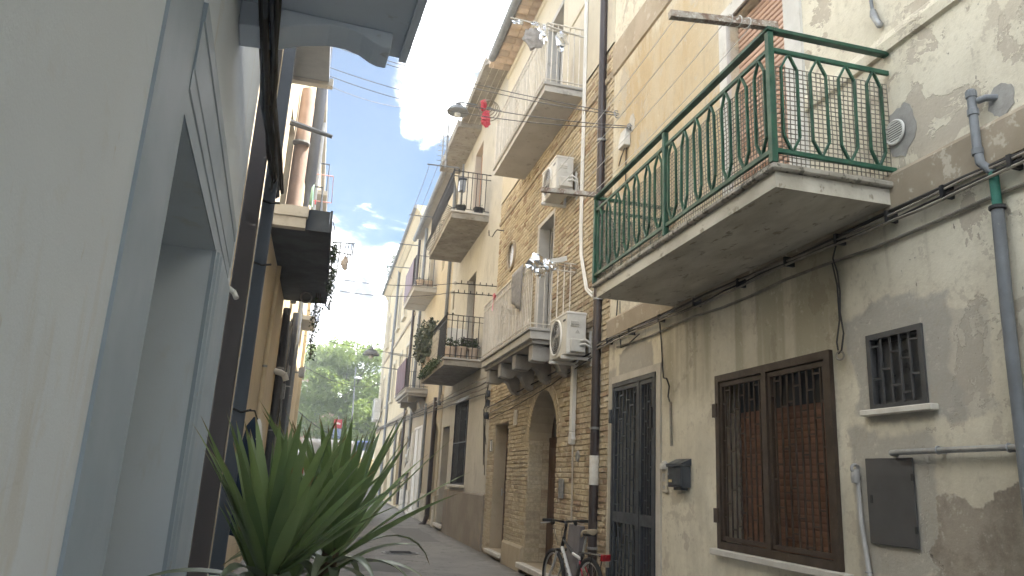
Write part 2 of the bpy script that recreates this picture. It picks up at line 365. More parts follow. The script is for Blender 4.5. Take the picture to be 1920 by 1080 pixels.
M_L1D = mat('pale_grey_soffit_paint', (.68, .755, .86), (.63, .70, .80), 1.6, .65, bump=.18, bs=60, wear=(.55, .60, .66), wt=.66)
M_L2 = wall_plain('orange_yellow_render', (.66, .57, .42), (.60, .52, .385), (.5, .43, .32))
M_L3 = wall_plain('sandy_yellow_render', (.68, .57, .37), (.6, .5, .33), (.5, .4, .27))
M_CONC = mat('weathered_concrete', (.36, .335, .29), (.25, .225, .185), 2.5, .88, bump=.4, bs=45, wear=(.15, .135, .11), wt=.6)
M_CONCD = mat('dirty_concrete', (.60, .565, .48), (.43, .395, .32), 2.6, .88, bump=.5, bs=40, stretch=(1.6, .55, 1), wear=(.30, .265, .20), wt=.60)
M_PALE = mat('pale_concrete', (.47, .455, .425), (.41, .395, .365), 2.2, .85, bump=.25, bs=45, wear=(.35, .335, .31), wt=.62)
M_BAND = mat('brown_band_plaster', (.40, .335, .25), (.33, .275, .2), 2.2, .88, bump=.35, bs=40, wear=(.50, .45, .36), wt=.6)
M_MARBLE = mat('worn_marble', (.62, .59, .53), (.52, .49, .43), 5, .5, bump=.1)
M_GREEN = mat('dark_green_paint', (.024, .10, .06), (.015, .068, .042), 9, .45, bump=.15, wear=(.085, .06, .035), wt=.66, spec=.5)
M_GREY = mat('blue_grey_steel_paint', (.055, .063, .073), (.04, .046, .055), 6, .45, bump=.08, spec=.5, wear=(.09, .085, .075), wt=.7)
M_BROWN = mat('brown_steel_paint', (.062, .045, .032), (.045, .032, .024), 8, .5, bump=.12, wear=(.11, .09, .065), wt=.66)
M_DOWN = mat('brown_downpipe', (.055, .042, .04), (.04, .03, .03), 3, .35, bump=.05, stretch=(1, 1, .2), spec=.5)
M_BLACK = mat('black_iron', (.022, .023, .026), (.03, .028, .027), 9, .5, bump=.2, wear=(.07, .045, .03), wt=.7)
M_WHITE = mat('aged_white_paint', (.70, .665, .60), (.60, .565, .50), 9, .55, bump=.12, wear=(.35, .25, .16), wt=.72)
M_WHITEP = mat('white_plastic', (.70, .69, .65), (.64, .63, .59), 4, .42, bump=.04, spec=.5)
M_ACP = mat('weathered_ac_enamel', (.62, .605, .56), (.55, .535, .49), 5, .45, bump=.05, spec=.45, wear=(.42, .39, .33), wt=.7)
M_WOOD = mat('dark_brown_wood', (.085, .045, .026), (.05, .027, .016), 5, .5, bump=.25, stretch=(1, 1, .12), wear=(.12, .08, .05), wt=.72)
M_SLAT = mat('brown_roller_slats', (.185, .09, .052), (.15, .075, .045), 3, .55, bump=.1, wear=(.2, .13, .09), wt=.7, rnd=.1)
M_SLATU = mat('salmon_roller_slats', (.56, .375, .28), (.50, .335, .245), 3, .55, bump=.1, wear=(.42, .32, .25), wt=.68, rnd=.07)
M_DARK = mat('dark_interior', (.012, .011, .010), (.008, .008, .008), 3, .9)
M_CABLE = mat('black_cable', (.03, .028, .026), (.045, .04, .035), 9, .6, bump=.05)
M_CABW = mat('dusty_cable', (.30, .27, .22), (.2, .18, .15), 7, .7, bump=.1)
M_GALV = mat('galvanised_steel', (.36, .37, .37), (.27, .275, .275), 9, .5, .6, bump=.1)
M_GPIPE = mat('grey_plastic_pipe', (.20, .215, .23), (.16, .17, .18), 6, .5, bump=.05, wear=(.3, .29, .26), wt=.66)
M_ALU = mat('aluminium', (.55, .55, .54), (.45, .45, .44), 6, .4, .7, bump=.05)
M_TERRA = mat('terracotta', (.56, .45, .35), (.48, .385, .30), 6, .85, bump=.25, rnd=.18)
M_FOIL = mat('crumpled_foil', (.80, .81, .83), (.7, .72, .75), 20, .22, 1.0, bump=.2, bs=30)
M_RED = mat('red_plastic_film', (.62, .06, .09), (.5, .04, .07), 12, .35, bump=.1, spec=.5)
M_RUBBER = mat('black_rubber', (.02, .02, .02), (.03, .03, .028), 20, .7, bump=.2)
M_LEAFP = mat('potted_plant_leaf', (.055, .085, .03), (.035, .06, .022), 8, .55, bump=.1, rnd=.2)
# ------------------------------------------------------------------ ground
def asphalt():
    n = NT('worn_asphalt'); a = n.noise(.9, 8, .68); b = n.noise(70, 4, .7); c = n.noise(3.2, 8, .7, off=(4, 1, 0))
    col = n.mix(n.step(a, .36, .64), (.20, .195, .187), (.28, .272, .258)); col = n.mix(n.step(c, .57, .66, 0, .7), col, (.085, .082, .078))
    col = n.mix(n.step(n.noise(2.1, 9, .72, (1, .35, 1), off=(8, 8, 0)), .60, .66, 0, .6), col, (.25, .24, .22))
    col = n.mix(n.step(b, .3, .8, 0, .45), col, (.26, .25, .23))
    cr = n.math('ABSOLUTE', n.math('SUBTRACT', n.noise(.8, 5, .62, dist=.5, off=(3, 6, 0)), .5)); col = n.mix(n.step(cr, 0, .006, .75, 0), col, (.06, .058, .055))
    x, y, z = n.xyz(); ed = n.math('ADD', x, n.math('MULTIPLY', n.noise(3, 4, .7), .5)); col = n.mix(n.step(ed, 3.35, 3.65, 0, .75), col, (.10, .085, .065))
    n.bump(b, .5, .004); return n.fin(col, n.step(a, .3, .7, .72, .92), 0, .3)
def gz(y): return .0042 * min(max(y, -30), 44) + (max(0, min(1, (y - 43) / 11)) ** 1.5) * 1.9
def ground():
    ys = [-60, -20, -8] + [i * 2.0 for i in range(-3, 30)] + [70, 100, 180, 420, 1200]; xs = [-900, -300, -80, -25, -8, -3, -1.0, .2, 1.2, 2.4, 3.5, 6, 12, 30, 90, 300, 900]
    vs = [(x, y, gz(y)) for y in ys for x in xs]; w = len(xs)
    fs = [(j * w + i, j * w + i + 1, (j + 1) * w + i + 1, (j + 1) * w + i) for j in range(len(ys) - 1) for i in range(w - 1)]
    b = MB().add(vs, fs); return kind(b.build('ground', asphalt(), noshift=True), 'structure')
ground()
# ------------------------------------------------------------------ shared building pieces
def bars_grille(parent, m, x, y0, y1, z0, z1, nb, rows, t=.012):
    """vertical bars with short staggered rungs between them"""
    dy = (y1 - y0) / (nb + 1); o = None
    for i in range(1, nb + 1):
        y = y0 + i * dy
        if o is None: o = part('bar', m, parent, lambda b: b.box(x - t / 2, x + t / 2, y - t / 2, y + t / 2, z0, z1)); zc = (z0 + z1) / 2
        else: inst(o, parent, (x, y, zc))
    r = None
    for i in range(nb + 1):
        ya = y0 + i * dy
        for k in range(rows):
            z = z0 + (k + (.78, .28, .53, .05)[i % 4]) * (z1 - z0) / rows
            if not z0 + .03 < z < z1 - .03: continue
            if r is None: r = part('rung', m, parent, lambda b: b.box(x - t / 2, x + t / 2, ya + t / 2, ya + dy - t / 2, z - t / 2, z + t / 2))
            else: inst(r, parent, (x, ya + dy / 2, z))
def frame(b, x0, x1, y0, y1, z0, z1, w, bottom=True):
    b.box(x0, x1, y0, y0 + w, z0, z1); b.box(x0, x1, y1 - w, y1, z0, z1); b.box(x0, x1, y0 + w, y1 - w, z1 - w, z1)
    if bottom: b.box(x0, x1, y0 + w, y1 - w, z0, z0 + w)
def slats(parent, m, x, y0, y1, z0, z1, h, sg=1, name='slat', d=1.):
    n = int((z1 - z0) / h); o = None
    for i in range(n):
        z = z0 + i * h; poly = [(x, z + .004 * d), (x - sg * .010 * d, z + .012), (x - sg * .012 * d, z + h * .5), (x - sg * .009 * d, z + h - .010), (x, z + h - .004 * d), (x + sg * .006, z + h - .004), (x + sg * .006, z + .004)]
        if o is None: o = part(name, m, parent, lambda b: b.prism(poly, 'y', y0, y1)); c = WO[o.name]
        else: inst(o, parent, c + Vector((0, 0, i * h)))
def window(parent, x, y0, y1, z0, z1, m_fr=None, m_gl=None, sg=1, name='window', mull=1, w=.05):
    """recessed casement: frame mesh as the part, panes as sub-parts"""
    fr = part(name, m_fr or M_WHITE, parent, lambda b: (frame(b, min(x, x + sg * .05), max(x, x + sg * .05), y0, y1, z0, z1, w), [b.box(min(x + sg * .003, x + sg * .045), max(x + sg * .003, x + sg * .045), y0 + (y1 - y0) * (k + 1) / (mull + 1) - w / 2, y0 + (y1 - y0) * (k + 1) / (mull + 1) + w / 2, z0 + w, z1 - w) for k in range(mull)]))
    for k in range(mull + 1):
        ya, yb = y0 + (y1 - y0) * k / (mull + 1) + w * .4, y0 + (y1 - y0) * (k + 1) / (mull + 1) - w * .4
        part('pane', m_gl or glass(), fr, lambda b: b.box(min(x + sg * .02, x + sg * .03), max(x + sg * .02, x + sg * .03), ya, yb, z0 + w * .5, z1 - w * .5))
    return fr
def plank_door(parent, m, x, y0, y1, z0, z1, n=2, name='door', handle=True):
    """panelled wooden leaf"""
    d = part(name, m, parent, lambda b: b.box(x, x + .05, y0, y1, z0, z1))
    dy = (y1 - y0) / n
    for i in range(n):
        for k, (a, c) in enumerate(((.06, .36), (.42, .70), (.76, .95))):
            part('panel', m, d, lambda b: b.box(x - .018, x - .001, y0 + i * dy + .09, y0 + (i + 1) * dy - .09, z0 + (z1 - z0) * a, z0 + (z1 - z0) * c), bevel=.012)
    if handle: part('handle', M_ALU, d, lambda b: b.tube([(x - .06, y0 + dy * .95, z0 + 1.0), (x - .06, y0 + dy * .95, z0 + 1.14)], .012, 8).bar((x - .06, y0 + dy * .95, z0 + 1.07), (x, y0 + dy * .95, z0 + 1.07), .014))
    return d
def downpipe(parent, m, pts, r, clips=(), name='downpipe', n=12):
    p = part(name, m, parent, lambda b: b.tube(pts, r, n), smooth=True)
    rc_ = r[0] if isinstance(r, (list, tuple)) else r
    for z in clips: part('pipe_clip', M_GALV, p, lambda b: b.lathe((pts[0][0], pts[0][1], z - .015), [(rc_ * 1.02, 0), (rc_ * 1.16, 0), (rc_ * 1.16, .03), (rc_ * 1.02, .03)], n=12))
    return p
# ================================================================== house A: peeling cream house
hA = thing('peeling_house', 'nearest cream house on the right with peeling plaster and green balcony', 'house', (XF, 4, 0))
A_HOLES = [(7.38, 8.62, -.2, 2.72, .34), (4.52, 6.08, 1.03, 2.49, .24), (3.68, 4.13, 2.07, 2.53, .16), (4.86, 5.78, 3.5, 5.98, .22), (-1.2, 0.1, 0.0, 2.5, .3), (.6, 1.9, 1.0, 2.5, .2)]
facade('wall', hA, M_A, XF, -14, 8.8, -.3, 11.2, A_HOLES)
part('floor_ledge', M_BAND, hA, lambda b: b.prism([(XF + .01, 3.31), (XF - .045, 3.315), (XF - .05, 3.53), (XF - .03, 3.56), (XF + .01, 3.575)], 'y', -13.9, 8.795))
part('sill_band', M_A, hA, lambda b: b.prism([(XF + .01, 4.42), (XF - .03, 4.43), (XF - .04, 4.5), (XF - .022, 4.56), (XF + .01, 4.57)], 'y', -13.9, 4.63))
part('upper_band', M_BAND, hA, lambda b: b.prism([(XF + .01, 7.05), (XF - .03, 7.06), (XF - .035, 7.5), (XF + .01, 7.55)], 'y', -13.9, 8.795))
part('roof_slab', M_CONC, hA, lambda b: b.box(XF - .45, XF + 5, -14, 8.78, 11.2, 11.4))
# surround of the balcony door
part('door_surround', mat('whitewashed_surround', (.72, .70, .65), (.64, .62, .57), 4, .8, bump=.2, wear=(.45, .41, .35), wt=.66), hA,
     lambda b: (b.box(XF - .025, XF + .02, 4.64, 4.86, 3.58, 6.12), b.box(XF - .025, XF + .02, 5.78, 5.92, 3.58, 6.12), b.box(XF - .025, XF + .02, 4.86, 5.78, 5.98, 6.12)))
rs = part('roller_shutter', M_SLATU, hA, lambda b: b.box(XF + .12, XF + .15, 4.862, 5.778, 3.58, 5.975))
slats(rs, M_SLATU, XF + .112, 4.87, 5.77, 3.6, 5.97, .055)
# window with the brown grille
wg = part('grilled_window', M_BROWN, hA, lambda b: (frame(b, XF - .035, XF + .02, 4.50, 6.10, 1.03, 2.51, .06), b.box(XF - .038, XF + .018, 5.29, 5.35, 1.09, 2.45)))
for a, c in ((4.56, 5.29), (5.35, 6.04)):
    lf = part('grille_leaf', M_BROWN, wg, lambda b: frame(b, XF - .02, XF + .01, a + .005, c - .005, 1.10, 2.44, .035))
    dy = (c - a) / 9
    for i in range(1, 9): 
        y = a + i * dy; part('bar', M_BROWN, wg, lambda b: b.box(XF - .012, XF, y - .006, y + .006, 1.135, 2.405))
    r = None
    for i in range(9):
        ph = (.2, .85, .5, .05, .65, .3)[i % 6]
        for k in range(4):
            z = 1.135 + (k + ph) * .32
            if z > 2.39: continue
            if r is None: r = part('rung', M_BROWN, wg, lambda b: b.box(XF - .011, XF - .001, a + i * dy + .006, a + (i + 1) * dy - .006, z - .006, z + .006))
            else: inst(r, wg, (XF - .006, a + (i + .5) * dy, z))
for z in (1.3, 2.2): part('hinge', M_BROWN, wg, lambda b: b.box(XF - .05, XF - .02, 6.06, 6.13, z - .06, z + .06))
sh = part('wooden_shutter', M_SLAT, hA, lambda b: b.box(XF + .19, XF + .235, 4.522, 6.078, 1.04, 2.485))
slats(sh, M_SLAT, XF + .186, 4.53, 6.07, 1.05, 2.18, .052, d=.4)
part('shutter_pane', glass(), sh, lambda b: b.box(XF + .175, XF + .188, 4.56, 6.04, 2.19, 2.47))
part('window_sill', M_MARBLE, hA, lambda b: b.box(XF - .07, XF + .02, 4.42, 6.18, .975, 1.028), bevel=.006)
# steel gate of the street door
gt = part('gate', M_GREY, hA, lambda b: (frame(b, XF - .03, XF + .03, 7.385, 8.615, .04, 2.715, .05, False), b.box(XF - .028, XF + .02, 7.79, 7.84, .06, 2.66)))
for a, c, nb in ((7.435, 7.79, 3), (7.84, 8.565, 5)):
    part('gate_leaf', M_GREY, gt, lambda b: (frame(b, XF - .022, XF + .012, a + .004, c - .004, .07, 2.655, .04), b.box(XF - .022, XF + .012, a + .044, c - .044, 1.10, 1.22)))
    bars_grille(gt, M_GREY, XF - .004, a + .04, c - .04, 1.22, 2.615, nb, 5, .014); bars_grille(gt, M_GREY, XF - .004, a + .04, c - .04, .11, 1.10, nb, 4, .014)
for z in (.5, 2.32): part('hinge', M_GREY, gt, lambda b: b.box(XF - .05, XF - .01, 8.60, 8.66, z - .08, z + .08))
part('gate_lock', M_GREY, gt, lambda b: b.box(XF - .045, XF - .024, 7.76, 7.87, 1.3, 1.46), bevel=.006)
part('gate_latch', M_BLACK, gt, lambda b: b.box(XF - .045, XF - .024, 7.44, 7.50, 2.12, 2.34), bevel=.006)
plank_door(hA, mat('black_brown_door', (.022, .018, .016), (.03, .024, .02), 4, .5), XF + .28, 7.385, 8.615, .04, 2.71, 2)
part('door_step', M_MARBLE, hA, lambda b: b.box(XF - .06, XF + .3, 7.33, 8.67, -.1, .05), bevel=.008)
part('door_jamb', mat('pale_stone_jamb', (.50, .465, .40), (.42, .39, .33), 4, .8, bump=.2), hA, lambda b: (b.box(XF - .018, XF + .05, 7.27, 7.378, .03, 2.8), b.box(XF - .018, XF + .05, 7.378, 8.66, 2.722, 2.8)))
# small grilled window and its sill
sw = part('small_window', mat('slate_grey_paint', (.085, .085, .085), (.065, .065, .065), 5, .5, bump=.08), hA, lambda b: frame(b, XF - .015, XF + .03, 3.665, 4.145, 2.055, 2.545, .035))
bars_grille(sw, _MC['slate_grey_paint'], XF + .0, 3.70, 4.11, 2.09, 2.51, 4, 2, .012)
part('pane', mat('dusty_mesh_pane', (.035, .038, .042), (.05, .053, .056), 4, .35), sw, lambda b: b.box(XF + .05, XF + .06, 3.7, 4.11, 2.09, 2.51))
part('window_frame', _MC['slate_grey_paint'], sw, lambda b: frame(b, XF + .04, XF + .08, 3.682, 4.128, 2.072, 2.528, .04))
part('window_sill', M_MARBLE, hA, lambda b: b.box(XF - .055, XF + .02, 3.60, 4.20, 2.02, 2.058), bevel=.005)
# window and door further along, beside and behind the camera
window(hA, XF + .15, .62, 1.88, 1.02, 2.48); plank_door(hA, M_WOOD, XF + .2, -1.19, .09, 0, 2.49)
# downpipe at the joint to the brick house
dp = downpipe(hA, M_DOWN, [(XF - .06, 9.10, .0), (XF - .06, 9.11, 4), (XF - .06, 9.12, 8), (XF - .06, 9.13, 11.3)], .058, (.75, 2.2, 3.9, 6.2, 8.6))
part('paper_wrap', mat('torn_white_paper', (.66, .64, .58), (.55, .52, .46), 14, .8, bump=.3), dp, lambda b: b.lathe((XF - .06, 9.102, 1.5), [(.06, 0), (.063, .01), (.0615, .12), (.064, .2), (.062, .33), (.06, .36)], n=14), smooth=True)
# ---- green balcony
BX, BY0, BY1, BZ = 2.53, 3.77, 6.95, 3.49
gb = part('balcony', M_CONCD, hA, lambda b: b.prism([(BX + .02, 3.34), (BX + .02, BZ - .045), (XF + .01, BZ - .045), (XF + .01, 3.34)], 'y', BY0 + .02, BY1 - .02))
part('balcony_floor', mat('lichen_stained_slab', (.46, .43, .37), (.30, .275, .225), 6, .9, bump=.5, bs=35, wear=(.13, .12, .095), wt=.56), gb, lambda b: b.box(BX - .018, XF - .002, BY0 - .02, BY1 + .03, BZ - .043, BZ), bevel=.01)
RP = dict(top=4.42, mid=4.28, bot=3.575)
def rail(name, p, q, w, h): return part(name, M_GREEN, gb, lambda b: b.bar(p, q, w, h), bevel=.004)
rail('handrail', (BX, BY0 - .03, RP['top']), (BX, BY1 + .02, RP['top']), .055, .03); rail('handrail', (BX + .028, BY0, RP['top'] + .001), (XF, BY0, RP['top'] + .001), .05, .03); rail('handrail', (BX + .028, BY1, RP['top'] + .001), (XF, BY1, RP['top'] + .001), .05, .03)
for z in ('mid', 'bot'):
    rail('rail', (BX, BY0, RP[z]), (BX, BY1, RP[z]), .022, .035); rail('rail', (BX + .02, BY0, RP[z] + .001), (XF, BY0, RP[z] + .001), .022, .035); rail('rail', (BX + .02, BY1, RP[z] + .001), (XF, BY1, RP[z] + .001), .022, .035)
for y in (BY0, 5.30, BY1): part('post', M_GREEN, gb, lambda b: b.box(BX - .021, BX + .021, y - .021, y + .021, BZ, RP['top'] - .016), bevel=.003)
def hexbar(b, c, d, hw=.052):                              # one lozenge baluster between mid and bottom rail
    c, d = Vector(c), Vector(d); zt, zb = RP['mid'] - .016, RP['bot'] + .016
    for s in (-1, 1):
        P = [c + Vector((0, 0, zt)), c + d * s * hw + Vector((0, 0, zt - .10)), c + d * s * hw + Vector((0, 0, zb + .10)), c + Vector((0, 0, zb))]
        for i in range(3): b.bar(P[i] + d * s * .006, P[i + 1] + d * s * .006, .012, .02, up=d.cross(Vector((0, 0, 1))))
o = None
for seg in ((BY0, 5.30), (5.30, BY1)):
    for i in range(7):
        y = seg[0] + .02 + (seg[1] - seg[0] - .04) * (i + .5) / 7
        if o is None: o = part('baluster', M_GREEN, gb, lambda b: hexbar(b, (BX, y, 0), (0, 1, 0))); oz = WO[o.name].z
        else: inst(o, gb, (BX, y, oz), (random.uniform(-.012, .012), random.uniform(-.02, .02), random.uniform(-.1, .1)))
o2 = None
for yy in (BY0, BY1):
    for i in range(4):
        x = BX + .03 + (XF - BX - .05) * (i + .5) / 4
        if o2 is None: o2 = part('baluster', M_GREEN, gb, lambda b: hexbar(b, (x, yy, 0), (1, 0, 0)))
        else: inst(o2, gb, (x, yy, oz), (random.uniform(-.02, .02), random.uniform(-.012, .012), random.uniform(-.1, .1)))
def net(b):
    zt, zb, t = 4.19, 3.50, .0024
    def wv(s, z): return .012 * math.sin(s * 3.1 + z * 2) + .006 * math.sin(s * 9 + z * 7)
    def strip(P, Q): b.bar(P, Q, t * 2, t * 2)
    for (ax, L, at) in (('y', BY1 - BY0 - .05, None), ('n', XF - BX - .04, BY0 + .03), ('n', XF - BX - .04, BY1 - .03)):
        def pt(s, z):
            if ax == 'y': return (BX + .032 + wv(s, z), BY0 + .03 + s, z + .012 * math.sin(s * 2))
            return (BX + .03 + s, at + wv(s, z) * (1 if at < 5 else -1), z + .012 * math.sin(s * 2))
        n = int(L / .032)
        for i in range(n + 1):
            s = L * i / n
            for k in range(3): strip(pt(s, zb + (zt - zb) * k / 3), pt(s, zb + (zt - zb) * (k + 1) / 3))
        for j in range(22):
            z = zb + (zt - zb) * j / 21; m = max(4, int(L / .2))
            for i in range(m): strip(pt(L * i / m, z), pt(L * (i + 1) / m, z))
kind(part('wire_netting', mat('weathered_wire_net', (.27, .25, .21), (.19, .175, .145), 20, .6), gb, net), 'stuff')
# poles and washing lines on the green balcony
M_POLE = mat('flaking_pole', (.42, .38, .33), (.2, .13, .09), 14, .7, bump=.4, wear=(.6, .57, .52), wt=.58)
wp = thing('washing_line_rack', 'white washing lines strung between two poles on the green balcony', 'washing line', (BX, BY0, 4.44))
part('pole', M_POLE, wp, lambda b: b.bar((BX + .06, BY0, 4.462), (1.84, BY0 + .02, 4.40), .045, .045))
part('pole', M_POLE, wp, lambda b: b.bar((BX + .06, BY1, 4.462), (1.93, BY1 + .03, 4.44), .045, .045))
for i, x in enumerate((1.90, 2.04, 2.22, 2.40)): part('line', M_WHITEP, wp, lambda b: b.tube(sag((x, BY0, 4.42), (x + .04, BY1, 4.43), .02 + .01 * i, 8), .0028, 5))
part('string_knot', M_WHITEP, wp, lambda b: [b.ring((2.25 + .06 * i, BY0, 4.44), .036, .004, (1, .2 * i, .1), 10, 4) for i in range(3)])
# things fixed to house A
mb = thing('mailbox', 'small grey metal mailbox on the plaster between gate and brown grilled window', 'mailbox', (XF, 6.78, 1.5))
part('box', M_GREY, mb, lambda b: b.box(XF - .10, XF - .002, 6.63, 6.93, 1.52, 1.72), bevel=.006)
part('lid', M_GREY, mb, lambda b: b.prism([(XF - .115, 1.722), (XF - .115, 1.735), (XF - .002, 1.79), (XF - .002, 1.722)], 'y', 6.62, 6.94))
part('lid_fringe', M_GREY, mb, lambda b: [b.lathe((XF - .118, 6.65 + i * .037, 1.722), [(.016, 0), (.016, .006)], (1, 0, 0), 8) for i in range(8)])
part('door', M_GREY, mb, lambda b: b.box(XF - .106, XF - .1005, 6.645, 6.79, 1.54, 1.70)); part('name_card', mat('yellowed_card', (.55, .47, .25), (.5, .42, .2), 9, .7), mb, lambda b: b.box(XF - .109, XF - .1065, 6.82, 6.89, 1.565, 1.59))
part('lock', M_ALU, mb, lambda b: b.lathe((XF - .107, 6.90, 1.64), [(.008, 0), (.008, .008)], (-1, 0, 0), 8)); part('foot', M_GREY, mb, lambda b: b.box(XF - .07, XF - .003, 6.70, 6.86, 1.495, 1.519))
ic = thing('doorbell', 'cream doorbell panel under a small plaster hood right of the gate', 'doorbell', (XF, 7.16, 1.45))
part('plate', mat('cream_plastic', (.55, .50, .40), (.47, .42, .33), 8, .5), ic, lambda b: b.box(XF - .03, XF - .002, 7.10, 7.21, 1.46, 1.70), bevel=.01)
part('hood', mat('cement_blob', (.5, .48, .43), (.4, .38, .34), 12, .9, bump=.5), ic, lambda b: b.lathe((XF - .02, 7.155, 1.69), [(.055, 0), (.06, .02), (.04, .06), (.012, .085)], (0, 0, 1), 9), smooth=True)
part('button', M_ALU, ic, lambda b: (b.box(XF - .034, XF - .0305, 7.125, 7.185, 1.57, 1.65), b.box(XF - .034, XF - .0305, 7.135, 7.175, 1.50, 1.53)))
up_ = thing('meter_cabinet', 'flat dark grey metal cabinet door set in the wall below the small window', 'cabinet', (XF, 4.02, 1.23))
part('door', mat('charcoal_sheet_metal', (.085, .082, .08), (.068, .066, .064), 2.2, .55, bump=.08, wear=(.13, .12, .11), wt=.68), up_, lambda b: b.box(XF - .02, XF - .004, 3.82, 4.22, 1.235, 1.755), bevel=.003)
part('hinge', M_BLACK, up_, lambda b: [b.box(XF - .026, XF - .018, 3.815, 3.83, z - .02, z + .02) for z in (1.34, 1.64)]); part('keyhole', M_BLACK, up_, lambda b: b.box(XF - .024, XF - .0205, 4.17, 4.19, 1.48, 1.53))
gp = thing('gas_pipe', 'grey galvanised pipe running level along the wall above the damp stain', 'pipe', (XF, 3, 1.8))
part('pipe', M_GALV, gp, lambda b: b.tube([(XF + .02, 3.96, 1.775), (XF - .045, 3.95, 1.782), (XF - .05, 3.90, 1.785), (XF - .05, 1.0, 1.81)], .017, 10), smooth=True)
part('clamp', M_GALV, gp, lambda b: [b.ring((XF - .05, y, 1.79), .021, .005, (0, 1, 0), 12, 5).box(XF - .03, XF, y - .008, y + .008, 1.77, 1.81) for y in (3.58, 3.12, 2.4)])
cd = thing('conduit', 'pale plastic conduit with junction hood dropping beside the grey cabinet door', 'conduit', (XF, 4.28, .4))
part('pipe', mat('pale_grey_conduit', (.40, .39, .37), (.32, .31, .29), 6, .5), cd, lambda b: b.tube([(XF - .02, 4.30, 1.62), (XF - .02, 4.29, 1.35), (XF - .025, 4.25, 1.12), (XF - .02, 4.235, .98), (XF - .02, 4.24, -.05)], .016, 10), smooth=True)
part('junction_hood', _MC['pale_grey_conduit'], cd, lambda b: (b.lathe((XF - .03, 4.305, 1.6), [(.026, 0), (.03, .03), (.03, .06), (.022, .085)], n=10), b.ring((XF - .03, 4.305, 1.69), .026, .011, (0, 1, 0), 12, 6)), smooth=True)
part('bracket', M_GALV, cd, lambda b: b.ring((XF - .02, 4.25, 1.06), .02, .005, (0, 0, 1), 12, 5))
pv = thing('vent_pipe', 'grey plastic stack pipe with green joint at the right edge of the wall', 'pipe', (XF, 3.05, .0))
part('upper_pipe', M_GPIPE, pv, lambda b: b.tube([(XF + .02, 2.99, 3.70), (XF - .05, 3.02, 3.70), (XF - .06, 3.06, 3.70)], .02, 10).tube([(XF - .07, 3.09, 3.78), (XF - .07, 3.09, 3.42), (XF - .07, 3.08, 3.33), (XF - .06, 3.05, 3.29), (XF - .045, 3.03, 3.26)], .024, 10), smooth=True)
part('collar', M_GPIPE, pv, lambda b: [b.lathe((XF - .07, 3.09, z), [(.024, 0), (.03, .004), (.03, .04), (.024, .044)], n=12) for z in (3.73, 3.62, 3.38)])
part('green_sleeve', mat('sea_green_sleeve', (.045, .20, .15), (.035, .16, .12), 8, .5, wear=(.2, .19, .16), wt=.66), pv, lambda b: b.tube([(XF - .045, 3.03, 3.26), (XF - .045, 3.03, 3.07)], .025, 10), smooth=True)
part('lower_pipe', M_GPIPE, pv, lambda b: b.tube([(XF - .045, 3.03, 3.06), (XF - .045, 3.045, 2.5), (XF - .045, 3.055, -.02)], .032, 10), smooth=True); part('clamp', M_BLACK, pv, lambda b: b.lathe((XF - .045, 3.03, 3.04), [(.03, 0), (.042, .003), (.042, .022), (.03, .025)], n=12))
vt = thing('wall_vent', 'round white vent grille in a rough cement patch beside the green balcony', 'vent', (XF, 3.72, 3.83))
def blob(b, x, cy, cz, ry, rz, t, seed):
    rr = random.Random(seed); n = 22; P = [(cy + ry * math.cos(2 * math.pi * i / n) * rr.uniform(.85, 1.12), cz + rz * math.sin(2 * math.pi * i / n) * rr.uniform(.85, 1.12)) for i in range(n)]
    b.prism(P, 'x', x - t, x + .004)
M_CEM = mat('rough_cement_patch', (.34, .33, .305), (.27, .26, .24), 9, .92, bump=.7, bs=35)
part('cement_patch', M_CEM, vt, lambda b: blob(b, XF, 3.70, 3.83, .125, .18, .004, 4)); part('rim', M_WHITEP, vt, lambda b: b.ring((XF - .02, 3.735, 3.83), .078, .009, (1, 0, 0), 24, 6), smooth=True)
part('backing', M_DARK, vt, lambda b: b.lathe((XF - .013, 3.735, 3.83), [(.074, 0), (.074, .004)], (-1, 0, 0), 20))
for i in range(9):
    dz = -.064 + i * .016; L = math.sqrt(.075 ** 2 - dz * dz); part('louvre', M_WHITEP, vt, lambda b: b.bar((XF - .024, 3.735 - L, 3.83 + dz), (XF - .024, 3.735 + L, 3.83 + dz), .004, .008))
tag(part('cement_patch', M_CEM, None, lambda b: blob(b, XF, 2.965, 3.67, .085, .10, .004, 9)), 'round grey cement patch behind the stub of the stack pipe', 'wall patch')
hk = thing('hanging_pipe_end', 'taped end of a grey cable hanging down the wall above the green railing', 'cable end', (XF, 3.8, 4.64))
part('cable', M_GPIPE, hk, lambda b: b.tube([(XF - .03, 3.86, 5.6), (XF - .03, 3.84, 4.9), (XF - .03, 3.83, 4.78)], .012, 8), smooth=True); part('tape', M_GALV, hk, lambda b: b.tube([(XF - .03, 3.83, 4.80), (XF - .035, 3.82, 4.76), (XF - .03, 3.80, 4.70), (XF - .03, 3.775, 4.65), (XF - .03, 3.77, 4.635)], [.02, .026, .022, .024, .012], 10), smooth=True)
tb = thing('terminal_box', 'small white cable box with wires on ochre plaster near the brown downpipe', 'cable box', (XF, 8.3, 5.7))
part('cover', M_WHITEP, tb, lambda b: b.prism([(XF - .09, 5.74), (XF - .09, 5.80), (XF - .06, 5.99), (XF - .002, 5.99), (XF - .002, 5.74)], 'y', 8.2, 8.4), bevel=.008)
part('patch', mat('white_filler', (.66, .63, .57), (.58, .55, .48), 8, .9, bump=.4), tb, lambda b: blob(b, XF, 8.16, 6.02, .10, .13, .006, 12))
part('wire', M_CABLE, tb, lambda b: b.tube([(XF - .04, 8.3, 5.74), (XF - .06, 8.38, 5.60), (XF - .05, 8.46, 5.55), (XF - .04, 8.42, 5.66), (XF - .04, 8.34, 5.70)], .006, 6).tube([(XF - .02, 8.29, 5.74), (XF - .02, 8.30, 5.2), (XF - .02, 8.28, 4.3)], .008, 6))
